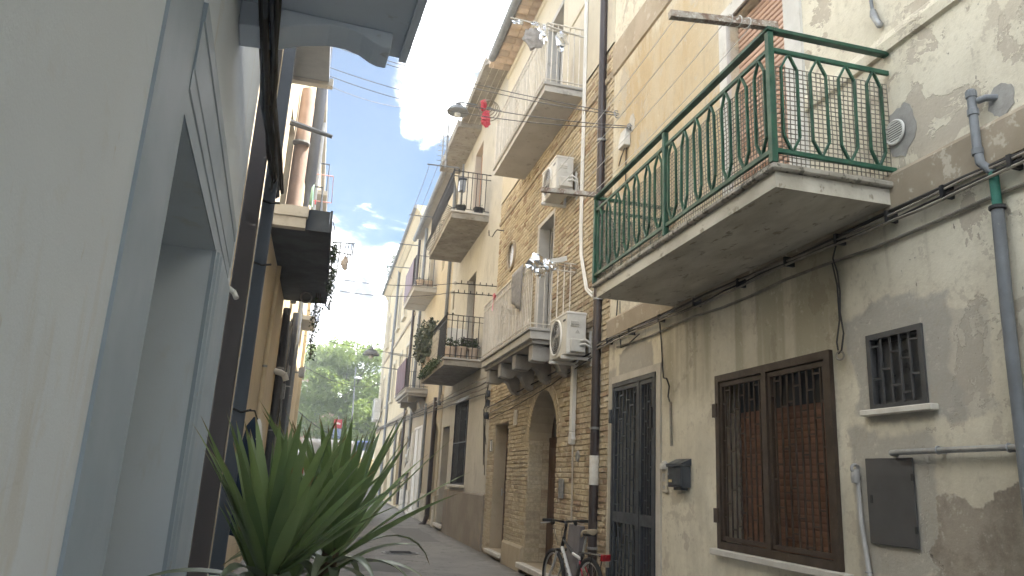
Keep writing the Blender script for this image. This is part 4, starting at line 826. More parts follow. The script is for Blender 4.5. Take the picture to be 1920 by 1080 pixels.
part('eave_slab', M_CONC, hC, lambda b: (b.box(XF - .56, XF + 5, 15.70, 18.9, 11.12, 11.26), b.box(XF - .60, XF - .562, 15.72, 18.9, 11.10, 11.32))); part('eave_slab', M_CONC, hC, lambda b: (b.box(XF - .64, XF + 5, 18.95, 22.3, 11.02, 11.2), b.box(XF - .68, XF - .642, 18.97, 22.28, 11.0, 11.26)))
part('eave_plank_joint', M_CONCD, hC, lambda b: [b.box(x, x + .015, 15.75, 18.88, 11.112, 11.119) for x in (XF - .42, XF - .25, XF - .1)])
c1 = slab(hC, 2.5, 16.8, 20.85, 3.99, 4.17, M_CONC, .03, M_PALE); railing(c1, M_BLACK, 2.53, 16.84, 20.8, 4.17, 5.17, .125, .011, knob=2, flat=True, mid=5.04)
c2b = slab(hC, 2.46, 17.1, 21.0, 7.66, 7.86, M_CONC, .03, M_PALE); railing(c2b, M_BLACK, 2.49, 17.14, 20.96, 7.86, 8.9, .125, .011, curl=.13, knob=2, flat=True, mid=8.76)
# things on the balconies of house C
def pot(b, x, y, z, r, h): b.lathe((x, y, z), [(r * .7, 0), (r * .95, h * .85), (r * 1.08, h * .86), (r * 1.08, h), (r * .9, h), (r * .85, h * .9)], n=14)
def leaves(b, c, rad, n, size, seed, droop=0.):
    rr = random.Random(seed); k = 0
    while k < n:
        p = Vector((rr.uniform(-1, 1), rr.uniform(-1, 1), rr.uniform(-1, 1)))
        if p.length > 1 or (p.length < .45 and rr.random() < .7): continue
        q = Vector((c[0] + p.x * rad[0], c[1] + p.y * rad[1], c[2] + p.z * rad[2])); d = Vector((rr.uniform(-1, 1), rr.uniform(-1, 1), rr.uniform(-.7, .9) - droop)).normalized(); u = d.orthogonal().normalized(); w = d.cross(u); a = rr.uniform(0, 6.28); u = (u * math.cos(a) + w * math.sin(a)); s = size * rr.uniform(.6, 1.3)
        b.add([q, q + d * s * .5 + u * s * .28, q + d * s, q + d * s * .5 - u * s * .28], [(0, 1, 2, 3)]); k += 1
def plant(label, x, y, z, r, h, rad, n, size, seed, m=None, mp=None):
    t = thing('potted_plant', label, 'potted plant', (x, y, z)); part('pot', mp or M_TERRA, t, lambda b: pot(b, x, y, z, r, h), smooth=True)
    part('stem', M_WOOD, t, lambda b: [b.tube([(x, y, z + h * .8), (x + .3 * rad[0] * math.cos(i * 2.1), y + .3 * rad[1] * math.sin(i * 2.1), z + h + rad[2] * .8)], .008, 5) for i in range(3)])
    part('foliage', m or M_LEAFP, t, lambda b: leaves(b, (x, y, z + h + rad[2] * .75), rad, n, size, seed)); return t
M_LEAFG = mat('grey_green_leaf', (.14, .16, .11), (.09, .11, .075), 8, .6, bump=.1, rnd=.2)
plant('big bushy grey green shrub at the far end of the lower black balcony', 2.6, 20.15, 4.17, .16, .3, (.42, .62, .72), 1900, .10, 1, M_LEAFG); plant('second rounded shrub spilling over the rail of the lower black balcony', 2.55, 19.1, 4.17, .15, .3, (.32, .42, .5), 1100, .095, 2, M_LEAFG)
for i, (x, y, r, h, lb) in enumerate(((2.68, 16.98, .14, .26, 'terracotta pot at the near corner of the lower black balcony'), (2.95, 16.98, .15, .28, 'round pot in the middle of the near rail of the lower black balcony'), (3.22, 16.99, .13, .27, 'terracotta pot next to the wall on the lower black balcony'))): plant(lb, x, y, 4.17, r, h, (.16, .16, .12), 130, .06, 10 + i)
cr_ = thing('plastic_crate', 'dark slatted crate resting on pots on the lower black balcony', 'crate', (3.15, 17.2, 4.5))
part('slats', M_BLACK, cr_, lambda b: [(b.box(3.0, 3.34, 17.15, 17.17, z, z + .035), b.box(3.0, 3.34, 17.40, 17.42, z, z + .035), b.box(3.0, 3.02, 17.17, 17.40, z, z + .035), b.box(3.32, 3.34, 17.17, 17.40, z, z + .035)) for z in (4.50, 4.56, 4.62, 4.68)]); part('corner_post', M_BLACK, cr_, lambda b: [b.box(x, x + .03, y, y + .03, 4.50, 4.74) for x in (3.0, 3.31) for y in (17.145, 17.395)])
rm = thing('reed_screen', 'pale reed screen tied along the street side of the lower black balcony', 'screen', (2.5, 18.7, 4.2))
rs_ = random.Random(8); part('reeds', mat('pale_reed', (.56, .53, .46), (.42, .39, .33), 12, .8, bump=.3), rm, lambda b: [b.tube([(2.495 + rs_.uniform(-.008, .008), 17.75 + i * .021, 4.21), (2.495 + rs_.uniform(-.01, .01), 17.75 + i * .021 + rs_.uniform(-.02, .02), 4.95 + rs_.uniform(-.05, .03))], .011, 5) for i in range(100)]); part('tie_wire', M_CABLE, rm, lambda b: [b.bar((2.482, 17.75, z), (2.482, 19.85, z), .006) for z in (4.4, 4.75)])
vn = thing('trailing_plant', 'dark trailing greenery along the floor edge of the lower black balcony', 'plant', (2.45, 19, 4.1)); part('foliage', M_LEAFP, vn, lambda b: leaves(b, (2.47, 18.9, 4.16), (.10, 1.9, .13), 900, .06, 33, .4)); part('stem', M_WOOD, vn, lambda b: b.tube([(2.47, 17.1, 4.2), (2.45, 18.9, 4.19), (2.47, 20.7, 4.2)], .008, 5))
ch_ = thing('chair_back', 'pale chair back leaning behind the near rail of the lower black balcony', 'chair', (2.9, 17.5, 4.17)); part('back', M_WHITEP, ch_, lambda b: b.obb((2.92, 17.62, 4.8), (.24, 0, 0), (0, .02, 0), (0, .03, .22)), bevel=.03, seg=2); part('leg', M_WHITEP, ch_, lambda b: [b.bar((2.70 + .42 * i, 17.62, 4.17), (2.70 + .42 * i, 17.62, 4.6), .03) for i in range(2)]); part('seat', M_WHITEP, ch_, lambda b: b.box(2.68, 3.16, 17.64, 18.06, 4.58, 4.62), bevel=.01)
for i, (x, lb) in enumerate(((2.75, 'black pot at the near corner of the upper black balcony'), (3.2, 'black pot near the wall on the upper black balcony'))): plant(lb, x, 17.35, 7.86, .13, .2, (.08, .08, .05), 20, .05, 40 + i, None, mat('black_pot', (.03, .03, .032), (.04, .04, .04), 6, .5))
al = thing('wall_lantern', 'glass lantern on a post at the near corner of the upper black balcony', 'lantern', (2.75, 17.5, 7.86)); part('post', M_GPIPE, al, lambda b: b.tube([(2.78, 17.6, 7.86), (2.78, 17.6, 9.3)], .025, 8)); part('lamp_glass', mat('cloudy_glass', (.35, .38, .42), (.28, .31, .35), 5, .2), al, lambda b: b.box(2.70, 2.86, 17.52, 17.68, 8.55, 8.85), bevel=.01); part('cap', M_GREY, al, lambda b: b.box(2.68, 2.88, 17.50, 17.70, 8.851, 8.89))
for lb, x0, y, z, ln, y2 in (('washing lines between two rods off the upper black balcony', 1.8, 17.12, 8.95, .68, 20.98), ('washing lines between two rods off the upper yellow house balcony', 1.95, 25.75, 9.5, .62, 28.9)):
    w = thing('washing_line_rack', lb, 'washing line', (x0, y, z))
    for yy in (y, y2): part('rod', M_GPIPE, w, lambda b: b.tube([(x0, yy, z), (x0 + ln + .12, yy, z + .02)], .018, 7))
    for k in range(3): part('line', M_CABW, w, lambda b: b.tube(sag((x0 + .06 + k * .2, y, z), (x0 + .06 + k * .2, y2, z), .03, 8), .006, 5))
# ================================================================== house D: yellow-beige house
hD = thing('yellow_house', 'yellow beige house with wine red balcony panels and white metal door', 'house', (XF, 27, 0))
D_HOLES = [(22.75, 24.25, .2, 3.1, .35, True), (26.45, 28.75, .2, 3.25, .12), (30.0, 31.2, 1.3, 3.0, .2), (27.2, 28.4, 4.45, 6.9, .2), (27.0, 28.2, 8.2, 10.4, .2), (30.3, 31.2, 5.2, 7.0, .2), (24.3, 24.9, 8.4, 9.6, .2), (30.3, 31.2, 8.9, 10.6, .2), (23.4, 24.0, 5.2, 6.2, .2)]
facade('wall', hD, M_D, XF, 22.3, 32.0, -.3, 11.75, D_HOLES)
part('lower_render', M_DL, hD, lambda b: [b.box(XF - .025, XF + .004, a, c, z0, z1) for a, c, z0, z1 in ((22.32, 22.75, -.2, 3.7), (24.25, 26.45, -.2, 3.7), (28.75, 30.0, -.2, 3.7), (22.75, 24.25, 3.1, 3.7), (26.45, 28.75, 3.25, 3.7), (30, 31.2, -.2, 1.3), (30, 31.2, 3.0, 3.7), (31.2, 31.98, -.2, 3.7))])
part('dado', M_CONCD, hD, lambda b: [b.box(XF - .06, XF + .004, a, c, -.25, .95) for a, c in ((24.3, 26.4), (28.8, 31.9), (22.33, 22.7))]); part('band', M_BAND, hD, lambda b: b.box(XF - .05, XF + .004, 22.32, 31.98, 3.7, 3.9))
plank_door(hD, M_WOOD, XF + .3, 22.76, 24.24, .2, 2.34, 2)
wd = part('white_door', M_WHITE, hD, lambda b: (frame(b, XF - .03, XF + .05, 26.46, 28.74, .22, 3.24, .08), b.box(XF - .028, XF + .045, 27.55, 27.63, .3, 3.16), b.box(XF - .026, XF + .04, 26.54, 27.55, 1.5, 1.62), b.box(XF - .026, XF + .04, 27.63, 28.66, 1.5, 1.62)))
for k in range(6): y = 26.56 + k * .345; part('panel', M_WHITE, wd, lambda b: b.box(XF + .0, XF + .02, y, y + .335, .3, 3.16), bevel=.006)
part('handle', M_BLACK, wd, lambda b: b.bar((XF - .07, 27.50, 1.5), (XF - .07, 27.36, 1.5), .02)); part('door_step', M_MARBLE, hD, lambda b: b.box(XF - .12, XF + .02, 26.4, 28.8, .1, .21), bevel=.01)
for y0, y1, z0, z1 in ((30.01, 31.19, 1.31, 2.99), (27.21, 28.39, 4.46, 6.89), (27.01, 28.19, 8.21, 10.39), (30.31, 31.19, 5.21, 6.99), (24.31, 24.89, 8.41, 9.59), (30.31, 31.19, 8.91, 10.59), (23.41, 23.99, 5.21, 6.19)): window(hD, XF + .12, y0, y1, z0, z1, M_WOOD if y0 > 30 else M_WHITE)
part('gutter', M_GPIPE, hD, lambda b: b.tube([(XF - .33, 22.35, 11.68), (XF - .33, 32.0, 11.72)], .10, 10), smooth=True); part('eave', M_PALE, hD, lambda b: b.box(XF - .26, XF + 5, 22.32, 31.98, 11.75, 11.9))
downpipe(hD, M_DOWN, [(XF - .3, 23.36, .06), (XF - .16, 23.36, .13), (XF - .08, 23.36, .35), (XF - .08, 23.36, 1.0), (XF - .08, 23.38, 3.9)], .07); downpipe(hD, M_GPIPE, [(XF - .07, 22.62, 3.6), (XF - .07, 22.66, 10.6), (XF - .2, 22.66, 11.1), (XF - .32, 22.66, 11.55)], .055); downpipe(hD, M_GPIPE, [(XF - .08, 29.75, .1), (XF - .08, 29.85, 11.6)], .06); downpipe(hD, M_GPIPE, [(XF - .07, 25.6, .5), (XF - .07, 25.62, 3.9)], .05)
d1 = slab(hD, 2.63, 26.0, 29.7, 4.28, 4.46, M_PALE); railing(d1, M_BLACK, 2.66, 26.03, 29.67, 4.46, 5.5, .16, .010)
for y in (26.6, 29.1): part('corbel', M_CORB, d1, lambda b: corbel(b, y, .28, 4.279, .62, .5), bevel=.01)
part('slab_moulding', M_CORB, d1, lambda b: b.box(2.74, XF - .001, 26.1, 29.6, 4.2, 4.279))
M_WINE = mat('wine_red_sheet', (.115, .05, .065), (.09, .04, .05), 3, .6, bump=.15, stretch=(1, 1, .2))
part('privacy_panel', M_WINE, d1, lambda b: b.box(2.635, 2.648, 26.5, 29.65, 4.5, 5.55)); part('rod', M_GPIPE, d1, lambda b: [b.tube([(1.95, y, 5.56), (2.68, y, 5.52)], .018, 6) for y in (26.0, 29.6)])
d2 = slab(hD, 2.58, 25.75, 29.1, 7.86, 8.06, M_PALE); railing(d2, M_BLACK, 2.61, 25.78, 29.07, 8.06, 9.16, .18, .010); part('privacy_panel', mat('mauve_sheet', (.15, .09, .125), (.12, .075, .10), 3, .6, bump=.15, stretch=(1, 1, .2)), d2, lambda b: b.box(2.585, 2.598, 26.3, 29.05, 8.1, 9.2)); part('soffit_joint', M_CONCD, d2, lambda b: [b.box(2.66, XF - .01, y, y + .03, 7.846, 7.858) for y in (26.8, 27.9)])
for i, (x, lb) in enumerate(((2.85, 'terracotta planter at the near corner of the upper yellow house balcony'), (3.15, 'red brown planter near the wall on the upper yellow house balcony'))): plant(lb, x, 25.98, 8.06, .15, .24, (.1, .1, .06), 30, .06, 60 + i)
nb = thing('plastic_bag', 'white plastic bag hanging from a nail beside the far arched doors', 'bag', (3.3, 30, 2.0)); part('film', M_WHITEP, nb, lambda b: foil(b, (XF - .12, 29.55, 2.2), .16, 77, (.6, .9, 1.5)), smooth=True); part('knot', M_WHITEP, nb, lambda b: b.tube([(XF - .12, 29.55, 2.4), (XF - .08, 29.55, 2.55), (XF, 29.55, 2.6)], .02, 6))
ct = thing('door_curtain', 'pale fabric curtain blowing out beside the white metal door', 'curtain', (3.35, 29.2, 1.2)); part('cloth', mat('cream_curtain', (.52, .48, .40), (.45, .41, .34), 9, .9), ct, lambda b: b.add([(XF - .03, 28.95, 3.1), (XF - .04, 29.3, 3.1), (XF - .09, 29.6, 2.0), (XF - .22, 30.0, 1.55), (XF - .05, 29.1, 1.6), (XF - .03, 28.95, 2.2)], [(0, 1, 2, 5), (5, 2, 3, 4)])).modifiers.new('thick', 'SOLIDIFY').thickness = .01
part('rail', M_GPIPE, ct, lambda b: b.tube([(XF, 28.9, 3.12), (XF - .03, 29.35, 3.12)], .015, 6))
# ================================================================== house E: far warm yellow house
hE = thing('far_yellow_house', 'farthest warm yellow house on the right with tall framed windows', 'house', (XF, 41, 0))
E_HOLES = [(33.0, 34.9, .2, 3.5, .3, True), (38.8, 40.6, .2, 3.4, .3, True)] + [(y, y + 1.0, z, z + 1.9, .2) for y in (33.4, 36.4, 39.6, 42.6, 46.2) for z in (5.3, 9.2)]
facade('wall', hE, M_E, XF, 32.0, 50.0, -.3, 13.3, E_HOLES)
for h in E_HOLES[:2]: plank_door(hE, M_WOOD, XF + .25, h[0] + .01, h[1] - .01, .2, h[3] - .96, 2)
for h in E_HOLES[2:]:
    window(hE, XF + .1, h[0] + .01, h[1] - .01, h[2] + .01, h[3] - .01, M_WHITE)
    part('window_surround', M_BUP, hE, lambda b: (frame(b, XF - .05, XF + .002, h[0] - .16, h[1] + .16, h[2] - .02, h[3] + .18, .158, False), b.box(XF - .14, XF + .002, h[0] - .22, h[1] + .22, h[2] - .16, h[2] - .021)))
part('pilaster', M_BUP, hE, lambda b: [b.box(XF - .07, XF + .002, y, y + .55, 4.2, 12.8) for y in (48.2, 49.3)]); part('band', M_BAND, hE, lambda b: (b.box(XF - .07, XF + .004, 32.02, 49.98, 4.0, 4.18), b.box(XF - .06, XF + .004, 32.02, 49.98, 8.3, 8.45)))
part('cornice', M_E, hE, lambda b: b.prism([(XF + .01, 12.8), (XF - .08, 12.85), (XF - .3, 13.2), (XF - .36, 13.22), (XF - .36, 13.4), (XF + 5, 13.4), (XF + 5, 13.3), (XF + .01, 13.3)], 'y', 32.02, 49.98)); part('gutter', M_GPIPE, hE, lambda b: b.tube([(XF - .42, 32.05, 13.32), (XF - .42, 50, 13.32)], .09, 8), smooth=True)
downpipe(hE, M_GPIPE, [(XF - .08, 42.0, .3), (XF - .08, 42.1, 13.2)], .07); downpipe(hE, M_GPIPE, [(XF - .08, 35.6, .3), (XF - .08, 35.6, 3.9)], .06); downpipe(hE, M_DOWN, [(XF - .08, 32.3, .3), (XF - .08, 32.3, 13.2)], .06)
ac('boxy air conditioner on the corner of the farthest yellow house', 2.9, 3.3, 46.0, 47.3, 4.6, 5.9)
rp = thing('roof_plants', 'grey green bushes on the roof terrace edge of the farthest yellow house', 'plant', (3.2, 44, 13.4)); part('foliage', M_LEAFG, rp, lambda b: [leaves(b, (XF - .1 + .15 * (i % 2), 43 + i * 1.0, 13.85 + .25 * math.sin(i * 2)), (.45, .7, .6), 300, .15, 90 + i) for i in range(6)]); part('planter', M_PALE, rp, lambda b: b.box(XF - .2, XF + .4, 42.5, 48.8, 13.405, 13.8))
lw2 = thing('facade_cables', 'cables running along the far houses above their arched doors', 'cable', (XF, 34, 3.6))
for k in range(4): part('cable', (M_CABLE, M_CABW)[k % 2], lw2, lambda b: b.tube(jit(sag((XF - .08, 15.75, 3.30 + .12 * k), (XF - .10, 49, 4.15 + .05 * k), .02 * k, 40), .012), .016, 5))
jb = thing('junction_wires', 'tangle of wires and junction boxes on the corner between brick and grey houses', 'cable box', (XF, 15.75, 2.7)); part('box', M_GREY, jb, lambda b: [b.box(XF - .09, XF - .01, 15.72, 15.86, z, z + .14) for z in (2.75, 3.02, 3.22)], bevel=.008); part('wire', M_CABLE, jb, lambda b: [b.tube(jit([(XF - .06, 15.78, 3.5), (XF - .1, 15.7 + .05 * i, 3.2), (XF - .09, 15.82 - .06 * i, 2.95), (XF - .1, 15.75, 2.75), (XF - .05, 15.72, 2.2 - .2 * i)], .03), .009, 5) for i in range(4)])
sp2 = thing('spiked_rods', 'pair of spiked iron rods holding the wires on the grey house wall', 'wire bracket', (XF, 16, 5.6))
for z, y in ((5.68, 15.75), (5.55, 16.1)): part('rod', M_BLACK, sp2, lambda b: (b.tube([(XF, y, z), (2.5, y + .05, z - .02)], .012, 6), [b.tube([(XF - .1 - k * .14, y, z - .02), (XF - .1 - k * .14, y, z + .05)], .012, 6) for k in range(6)]))
# ================================================================== left side: near grey house (built in its own frame, turned 3.6 degrees)
TH = R(3.557)
h1 = thing('grey_doorway_house', 'near pale grey house on the left with blue grey door surround and balcony slab', 'house', (0, 0, 0))
xw = -.38
facade('wall', h1, M_L1, xw, -8, 5.12, -.3, 9.0, [(2.30, 3.88, -.25, 2.54, .38)], -1, 4.0)
part('door_surround', M_L1T, h1, lambda b: b.prism([(xw - .01, 1.82), (xw + .009, 1.825), (xw + .010, 1.86), (xw + .010, 2.22), (xw + .008, 2.235), (xw + .008, 2.30), (xw - .30, 2.302), (xw - .30, 2.31), (xw - .01, 2.29)], 'z', -.2, 2.93))
part('door_surround', M_L1T, h1, lambda b: b.prism([(xw - .01, 4.78), (xw + .028, 4.77), (xw + .034, 4.74), (xw + .03, 4.02), (xw + .02, 4.0), (xw + .02, 3.94), (xw + .008, 3.93), (xw + .008, 3.878), (xw - .01, 3.878)], 'z', -.2, 2.55))
def lint(b):
    steps = [(2.541, .006), (2.62, .006), (2.625, .011), (2.69, .011), (2.695, .015), (2.86, .016), (2.865, .021), (2.93, .022)]
    b.prism([(xw - .01, 2.541)] + [(xw + d, z) for z, d in steps] + [(xw - .01, 2.93)], 'y', 2.303, 4.80)
part('door_lintel', M_L1T, h1, lint)
dd = part('door', mat('grey_blue_door', (.30, .33, .36), (.27, .295, .32), 3, .55, bump=.06), h1, lambda b: b.box(xw - .40, xw - .36, 2.305, 3.875, -.1, 2.535))
for i in range(2):
    for z0, z1 in ((.15, .95), (1.05, 1.75), (1.85, 2.4)): part('panel', _MC['grey_blue_door'], dd, lambda b: b.box(xw - .359, xw - .345, 2.4 + i * .76, 3.03 + i * .76, z0, z1), bevel=.01)
bs_ = part('balcony', M_L1D, h1, lambda b: (b.box(xw, .44, -4.0, 3.56, 3.632, 3.76))); part('balcony_floor', M_L1D, bs_, lambda b: b.box(xw, .472, -4.05, 3.60, 3.762, 3.80), bevel=.005)
part('drip_edge', M_L1D, bs_, lambda b: b.box(.40, .44, -4.0, 3.56, 3.61, 3.631))
for s in (3.44, 1.2, -1.0): part('corbel', M_L1D, bs_, lambda b: b.prism([(xw, 3.631), (xw, 3.50), (-.22, 3.515), (-.10, 3.565), (.03, 3.60), (.12, 3.602), (.19, 3.585), (.25, 3.553), (.285, 3.542), (.332, 3.542), (.336, 3.631)], 'y', s - .1, s + .1), bevel=.004)
part('railing', M_GREY, bs_, lambda b: [b.box(.40, .42, -3.9 + .12 * i, -3.885 + .12 * i, 3.801, 4.7) for i in range(62)] and b.box(.39, .43, -4, 3.57, 4.7, 4.73))
h1.rotation_euler = (0, 0, TH)
ROT = Matrix.Rotation(TH, 4, 'Z')
def L(x, s, z): return ROT @ Vector((x, s, z))
lb_ = thing('cable_bundle', 'thick bundle of dark cables under the near left balcony', 'cable', L(-.2, 3.5, 3.5)); rc = random.Random(5)
for k in range(11):
    a = 2 * math.pi * k / 11; off = (math.cos(a) * .035, math.sin(a) * .04); pts = [L(-.245 + off[0] + rc.uniform(-.012, .012) + .05 * max(0, s - 4.2), s, 3.52 + off[1] + rc.uniform(-.014, .014) - .02 * math.sin(s)) for s in [x * .35 for x in range(4, 17)]]
    part('cable', (M_CABLE, mat('slate_cable', (.08, .09, .11), (.06, .065, .08), 8, .5))[k % 2], lb_, lambda b: b.tube(pts, rc.choice((.010, .013, .016)), 6), smooth=True)
for k in range(3): part('loose_cable', M_CABLE, lb_, lambda b: b.tube(jit([L(-.22, 3.7 + .2 * k, 3.5), L(-.2, 4.2, 3.42 - .05 * k), L(-.18, 4.7, 3.30 - .06 * k), L(-.2, 5.2, 3.42)], .02), .007, 5), smooth=True)
dl_ = thing('dark_folding_shutter', 'tall dark brown folded shutter leaves standing beyond the grey doorway', 'shutter', L(-.3, 5.2, 0))
M_SHUT = mat('dark_varnished_wood', (.075, .062, .062), (.055, .047, .05), 2.5, .38, bump=.12, stretch=(1, 1, .08), spec=.5)
def lbox(b, x0, x1, s0, s1, z0, z1): b.obb(L((x0 + x1) / 2, (s0 + s1) / 2, (z0 + z1) / 2), ROT.to_3x3() @ Vector(((x1 - x0) / 2, 0, 0)), ROT.to_3x3() @ Vector((0, (s1 - s0) / 2, 0)), (0, 0, (z1 - z0) / 2))
part('leaf', M_SHUT, dl_, lambda b: lbox(b, -.375, -.262, 5.14, 5.22, 0, 6.5), bevel=.006); part('leaf', mat('dark_slate_paint', (.06, .074, .098), (.048, .06, .08), 3, .36, bump=.1, spec=.5, stretch=(1, 1, .1)), dl_, lambda b: lbox(b, -.258, -.172, 5.24, 5.30, 0, 6.5), bevel=.006)
part('latch', M_BLACK, dl_, lambda b: [b.tube([L(-.25, 5.20, z), L(-.2, 5.17, z - .02), L(-.14, 5.2, z)], .008, 6) for z in (1.86, 2.85, 3.3)])
nb2 = thing('drain_stub', 'white plastic drain stub poking from the wall next to the shutter', 'pipe stub', L(-.36, 5.0, 2.6)); part('pipe', M_WHITEP, nb2, lambda b: b.tube([L(-.40, 4.96, 2.62), L(-.335, 4.99, 2.58), L(-.315, 4.97, 2.54)], .017, 10), smooth=True); part('collar', M_WHITEP, nb2, lambda b: b.ring(L(-.335, 4.99, 2.58), .018, .004, (1, 0, -.5), 10, 5))
jk = thing('hanging_jacket', 'dark blue cloth hanging on a hook behind the yucca leaves', 'cloth', L(-.12, 5.4, 1.2)); part('cloth', mat('navy_cloth', (.012, .03, .06), (.01, .022, .045), 12, .9, bump=.3), jk, lambda b: b.lathe(L(-.11, 5.42, 1.05), [(.01, 0), (.09, .02), (.10, .3), (.075, .55), (.05, .72), (.012, .78)], n=10), smooth=True); part('white_collar', M_WHITEP, jk, lambda b: b.lathe(L(-.085, 5.40, 1.62), [(.02, 0), (.04, .06), (.02, .17), (.005, .2)], n=8), smooth=True); part('hook', M_BLACK, jk, lambda b: b.tube([L(-.2, 5.3, 1.86), L(-.12, 5.40, 1.87), L(-.10, 5.41, 1.82)], .006, 5))
# ---- second and third houses on the left
XL = -1.0
h2 = thing('orange_house', 'orange yellow house on the left carrying the dark ivy balcony', 'house', (XL, 10, 0)); facade('wall', h2, M_L2, XL, 5.95, 14.6, -.3, 9.2, [(7.0, 8.2, -.1, 2.4, .2), (11.2, 12.2, 4.72, 7.0, .2), (9.2, 10.2, 7.1, 8.9, .2)], -1, 4.0)
part('door', M_WOOD, h2, lambda b: b.box(XL - .2, XL - .15, 7.01, 8.19, 0, 2.39)); window(h2, XL - .1, 11.21, 12.19, 4.73, 6.99, M_WHITE, None, -1); window(h2, XL - .1, 9.21, 10.19, 7.11, 8.89, M_WHITE, None, -1)
part('roof', M_PALE, h2, lambda b: b.box(XL - 4, XL + .2, 5.95, 14.58, 9.2, 9.36)); downpipe(h2, mat('cream_pipe', (.60, .50, .34), (.52, .43, .29), 5, .6), [(XL + .05, 11.9, .2), (XL + .05, 11.95, 3.4), (XL + .06, 11.95, 4.6)], .035, (1.6, 3.0), n=8)
M_DSOF = mat('dark_soffit_cladding', (.05, .062, .078), (.04, .05, .064), 3, .7, bump=.15)
db = part('balcony', M_DSOF, h2, lambda b: b.box(XL, -.2, 10.12, 14.9, 4.70, 4.80)); part('edge_beam', M_PALE, db, lambda b: b.box(XL, -.52, 9.98, 10.118, 4.66, 4.80)); part('edge_beam', M_PALE, db, lambda b: b.box(XL, -.50, 9.94, 10.115, 4.805, 4.95))
part('screen_panel', M_DSOF, db, lambda b: (b.box(-.21, -.18, 10.06, 14.92, 4.66, 4.98), b.box(-.52, -.212, 10.06, 10.10, 4.66, 4.96)))
part('pipe_ring', M_GALV, db, lambda b: b.ring((-.55, 14.0, 4.6), .10, .02, (0, 1, 0), 12, 6))
iv = thing('ivy', 'dark ivy growing over the outer edge of the left balcony', 'ivy', (-.15, 12.5, 4.6)); part('leaves', M_LEAFP, iv, lambda b: [leaves(b, (-.15 + .03 * (i % 2), 11.9 + i * .5 + .2 * math.sin(i * 5), 4.88 + .16 * math.sin(i * 2.3)), (.045, .3, .13 + .09 * (i % 3)), 150, .05, 200 + i, .5) for i in range(6)]); part('stem', M_WOOD, iv, lambda b: b.tube(jit([(-.15, 10.4 + i * .5, 4.9 + .1 * math.sin(i)) for i in range(10)], .03), .008, 5))
hv_ = thing('hanging_vine', 'long thin vine dangling from the far corner of the left balcony', 'vine', (-.36, 14.0, 3.5)); part('stem', M_WOOD, hv_, lambda b: [b.tube(jit([(-.36 + .03 * k, 14.0, 4.7), (-.34 + .03 * k, 14, 4.2), (-.37, 14, 3.8), (-.36 + .04 * k, 14, 3.5)], .02), .006, 5) for k in range(3)]); part('leaves', M_LEAFP, hv_, lambda b: [leaves(b, (-.36 + .02 * math.sin(i * 2), 14, 4.55 - i * .13), (.10 - .004 * i, .12, .10), 34, .055, 230 + i, .6) for i in range(9)])
rk = thing('drying_rack', 'thin rack with dangling pegs and a beige cloth beyond the ivy balcony', 'drying rack', (-.18, 14, 5.1)); part('frame', M_GPIPE, rk, lambda b: (b.tube([(-.2, 14, 5.72), (.22, 14, 5.74)], .012, 6), b.tube([(-.2, 14.5, 5.70), (.2, 14.6, 5.68)], .012, 6), b.tube([(-.04, 14, 5.72), (-.06, 14, 5.05)], .015, 6), b.tube([(.2, 14, 5.74), (.2, 14.6, 5.68)], .010, 6), b.tube([(-.2, 14, 5.18), (.1, 14, 5.24)], .008, 6))); part('peg_string', M_CABLE, rk, lambda b: [b.tube(jit([(x, 14, 5.74), (x - .01, 14, 5.55), (x + .01, 14, 5.42)], .012), .008, 5) for x in (.06, .11, .17)]); part('cloth', mat('beige_rag', (.42, .37, .33), (.34, .3, .27), 12, .9), rk, lambda b: foil(b, (.07, 14, 5.33), .11, 55, (.7, .3, 1.2)))
ub = part('upper_balcony', mat('backlit_soffit_tone', (.24, .26, .29), (.21, .23, .26), 4, .7, bump=.1), h2, lambda b: b.box(XL, -.46, 9.06, 10.28, 7.03, 7.14)); part('beam', M_PALE, ub, lambda b: [b.box(XL, -.40, y, y + .12, 6.98, 7.10) for y in (8.93, 10.285)]); part('beam_tip', M_MARBLE, ub, lambda b: [b.lathe((-.44, y + .06, 6.96), [(.012, 0), (.035, .012), (.03, .05)], n=8) for y in (8.93, 10.285)])  # backlit shade of this soffit is put into its grey-blue base colour
downpipe(h2, mat('salmon_flue', (.47, .335, .265), (.41, .29, .23), 4, .75, bump=.1), [(-.86, 12.1, 4.82), (-.86, 12.2, 6.6), (-.86, 12.3, 7.6), (-.88, 12.3, 7.9)], [.125, .125, .125, .10], (5.6, 6.8), 'flue', 14)
part('clothes_rod', M_GREY, h2, lambda b: b.tube([(XL + .02, 10.95, 6.62), (-.34, 10.97, 6.49)], [.05, .033], 8), smooth=True)
h3 = thing('sandy_house', 'sandy yellow house at the far left with dark pipes and balconies', 'house', (XL, 21, 0)); facade('wall', h3, M_L3, XL, 14.6, 28.4, -.3, 11.6, [(16.0, 17.2, 0, 2.6, .25), (19.5, 20.7, 0, 2.6, .25), (17, 18, 5, 7, .2), (22, 23, 5, 7, .2), (22, 23, 8, 10, .2)], -1, 4.0)
for y0, z0, y1, z1 in ((16.01, .01, 17.19, 2.59), (19.51, .01, 20.69, 2.59), (17.01, 5.01, 17.99, 6.99), (22.01, 5.01, 22.99, 6.99), (22.01, 8.01, 22.99, 9.99)): window(h3, XL - .1, y0, y1, z0, z1, M_WOOD, None, -1)
part('roof', M_PALE, h3, lambda b: b.box(XL - 4, XL + .12, 14.62, 28.38, 11.6, 11.76)); part('corner_strip', M_E, h3, lambda b: b.box(XL + .001, XL + .1, 27.7, 28.35, 0, 11.5))
M_PD = mat('dark_blue_grey_pipe', (.05, .055, .068), (.04, .044, .055), 4, .45, bump=.06)
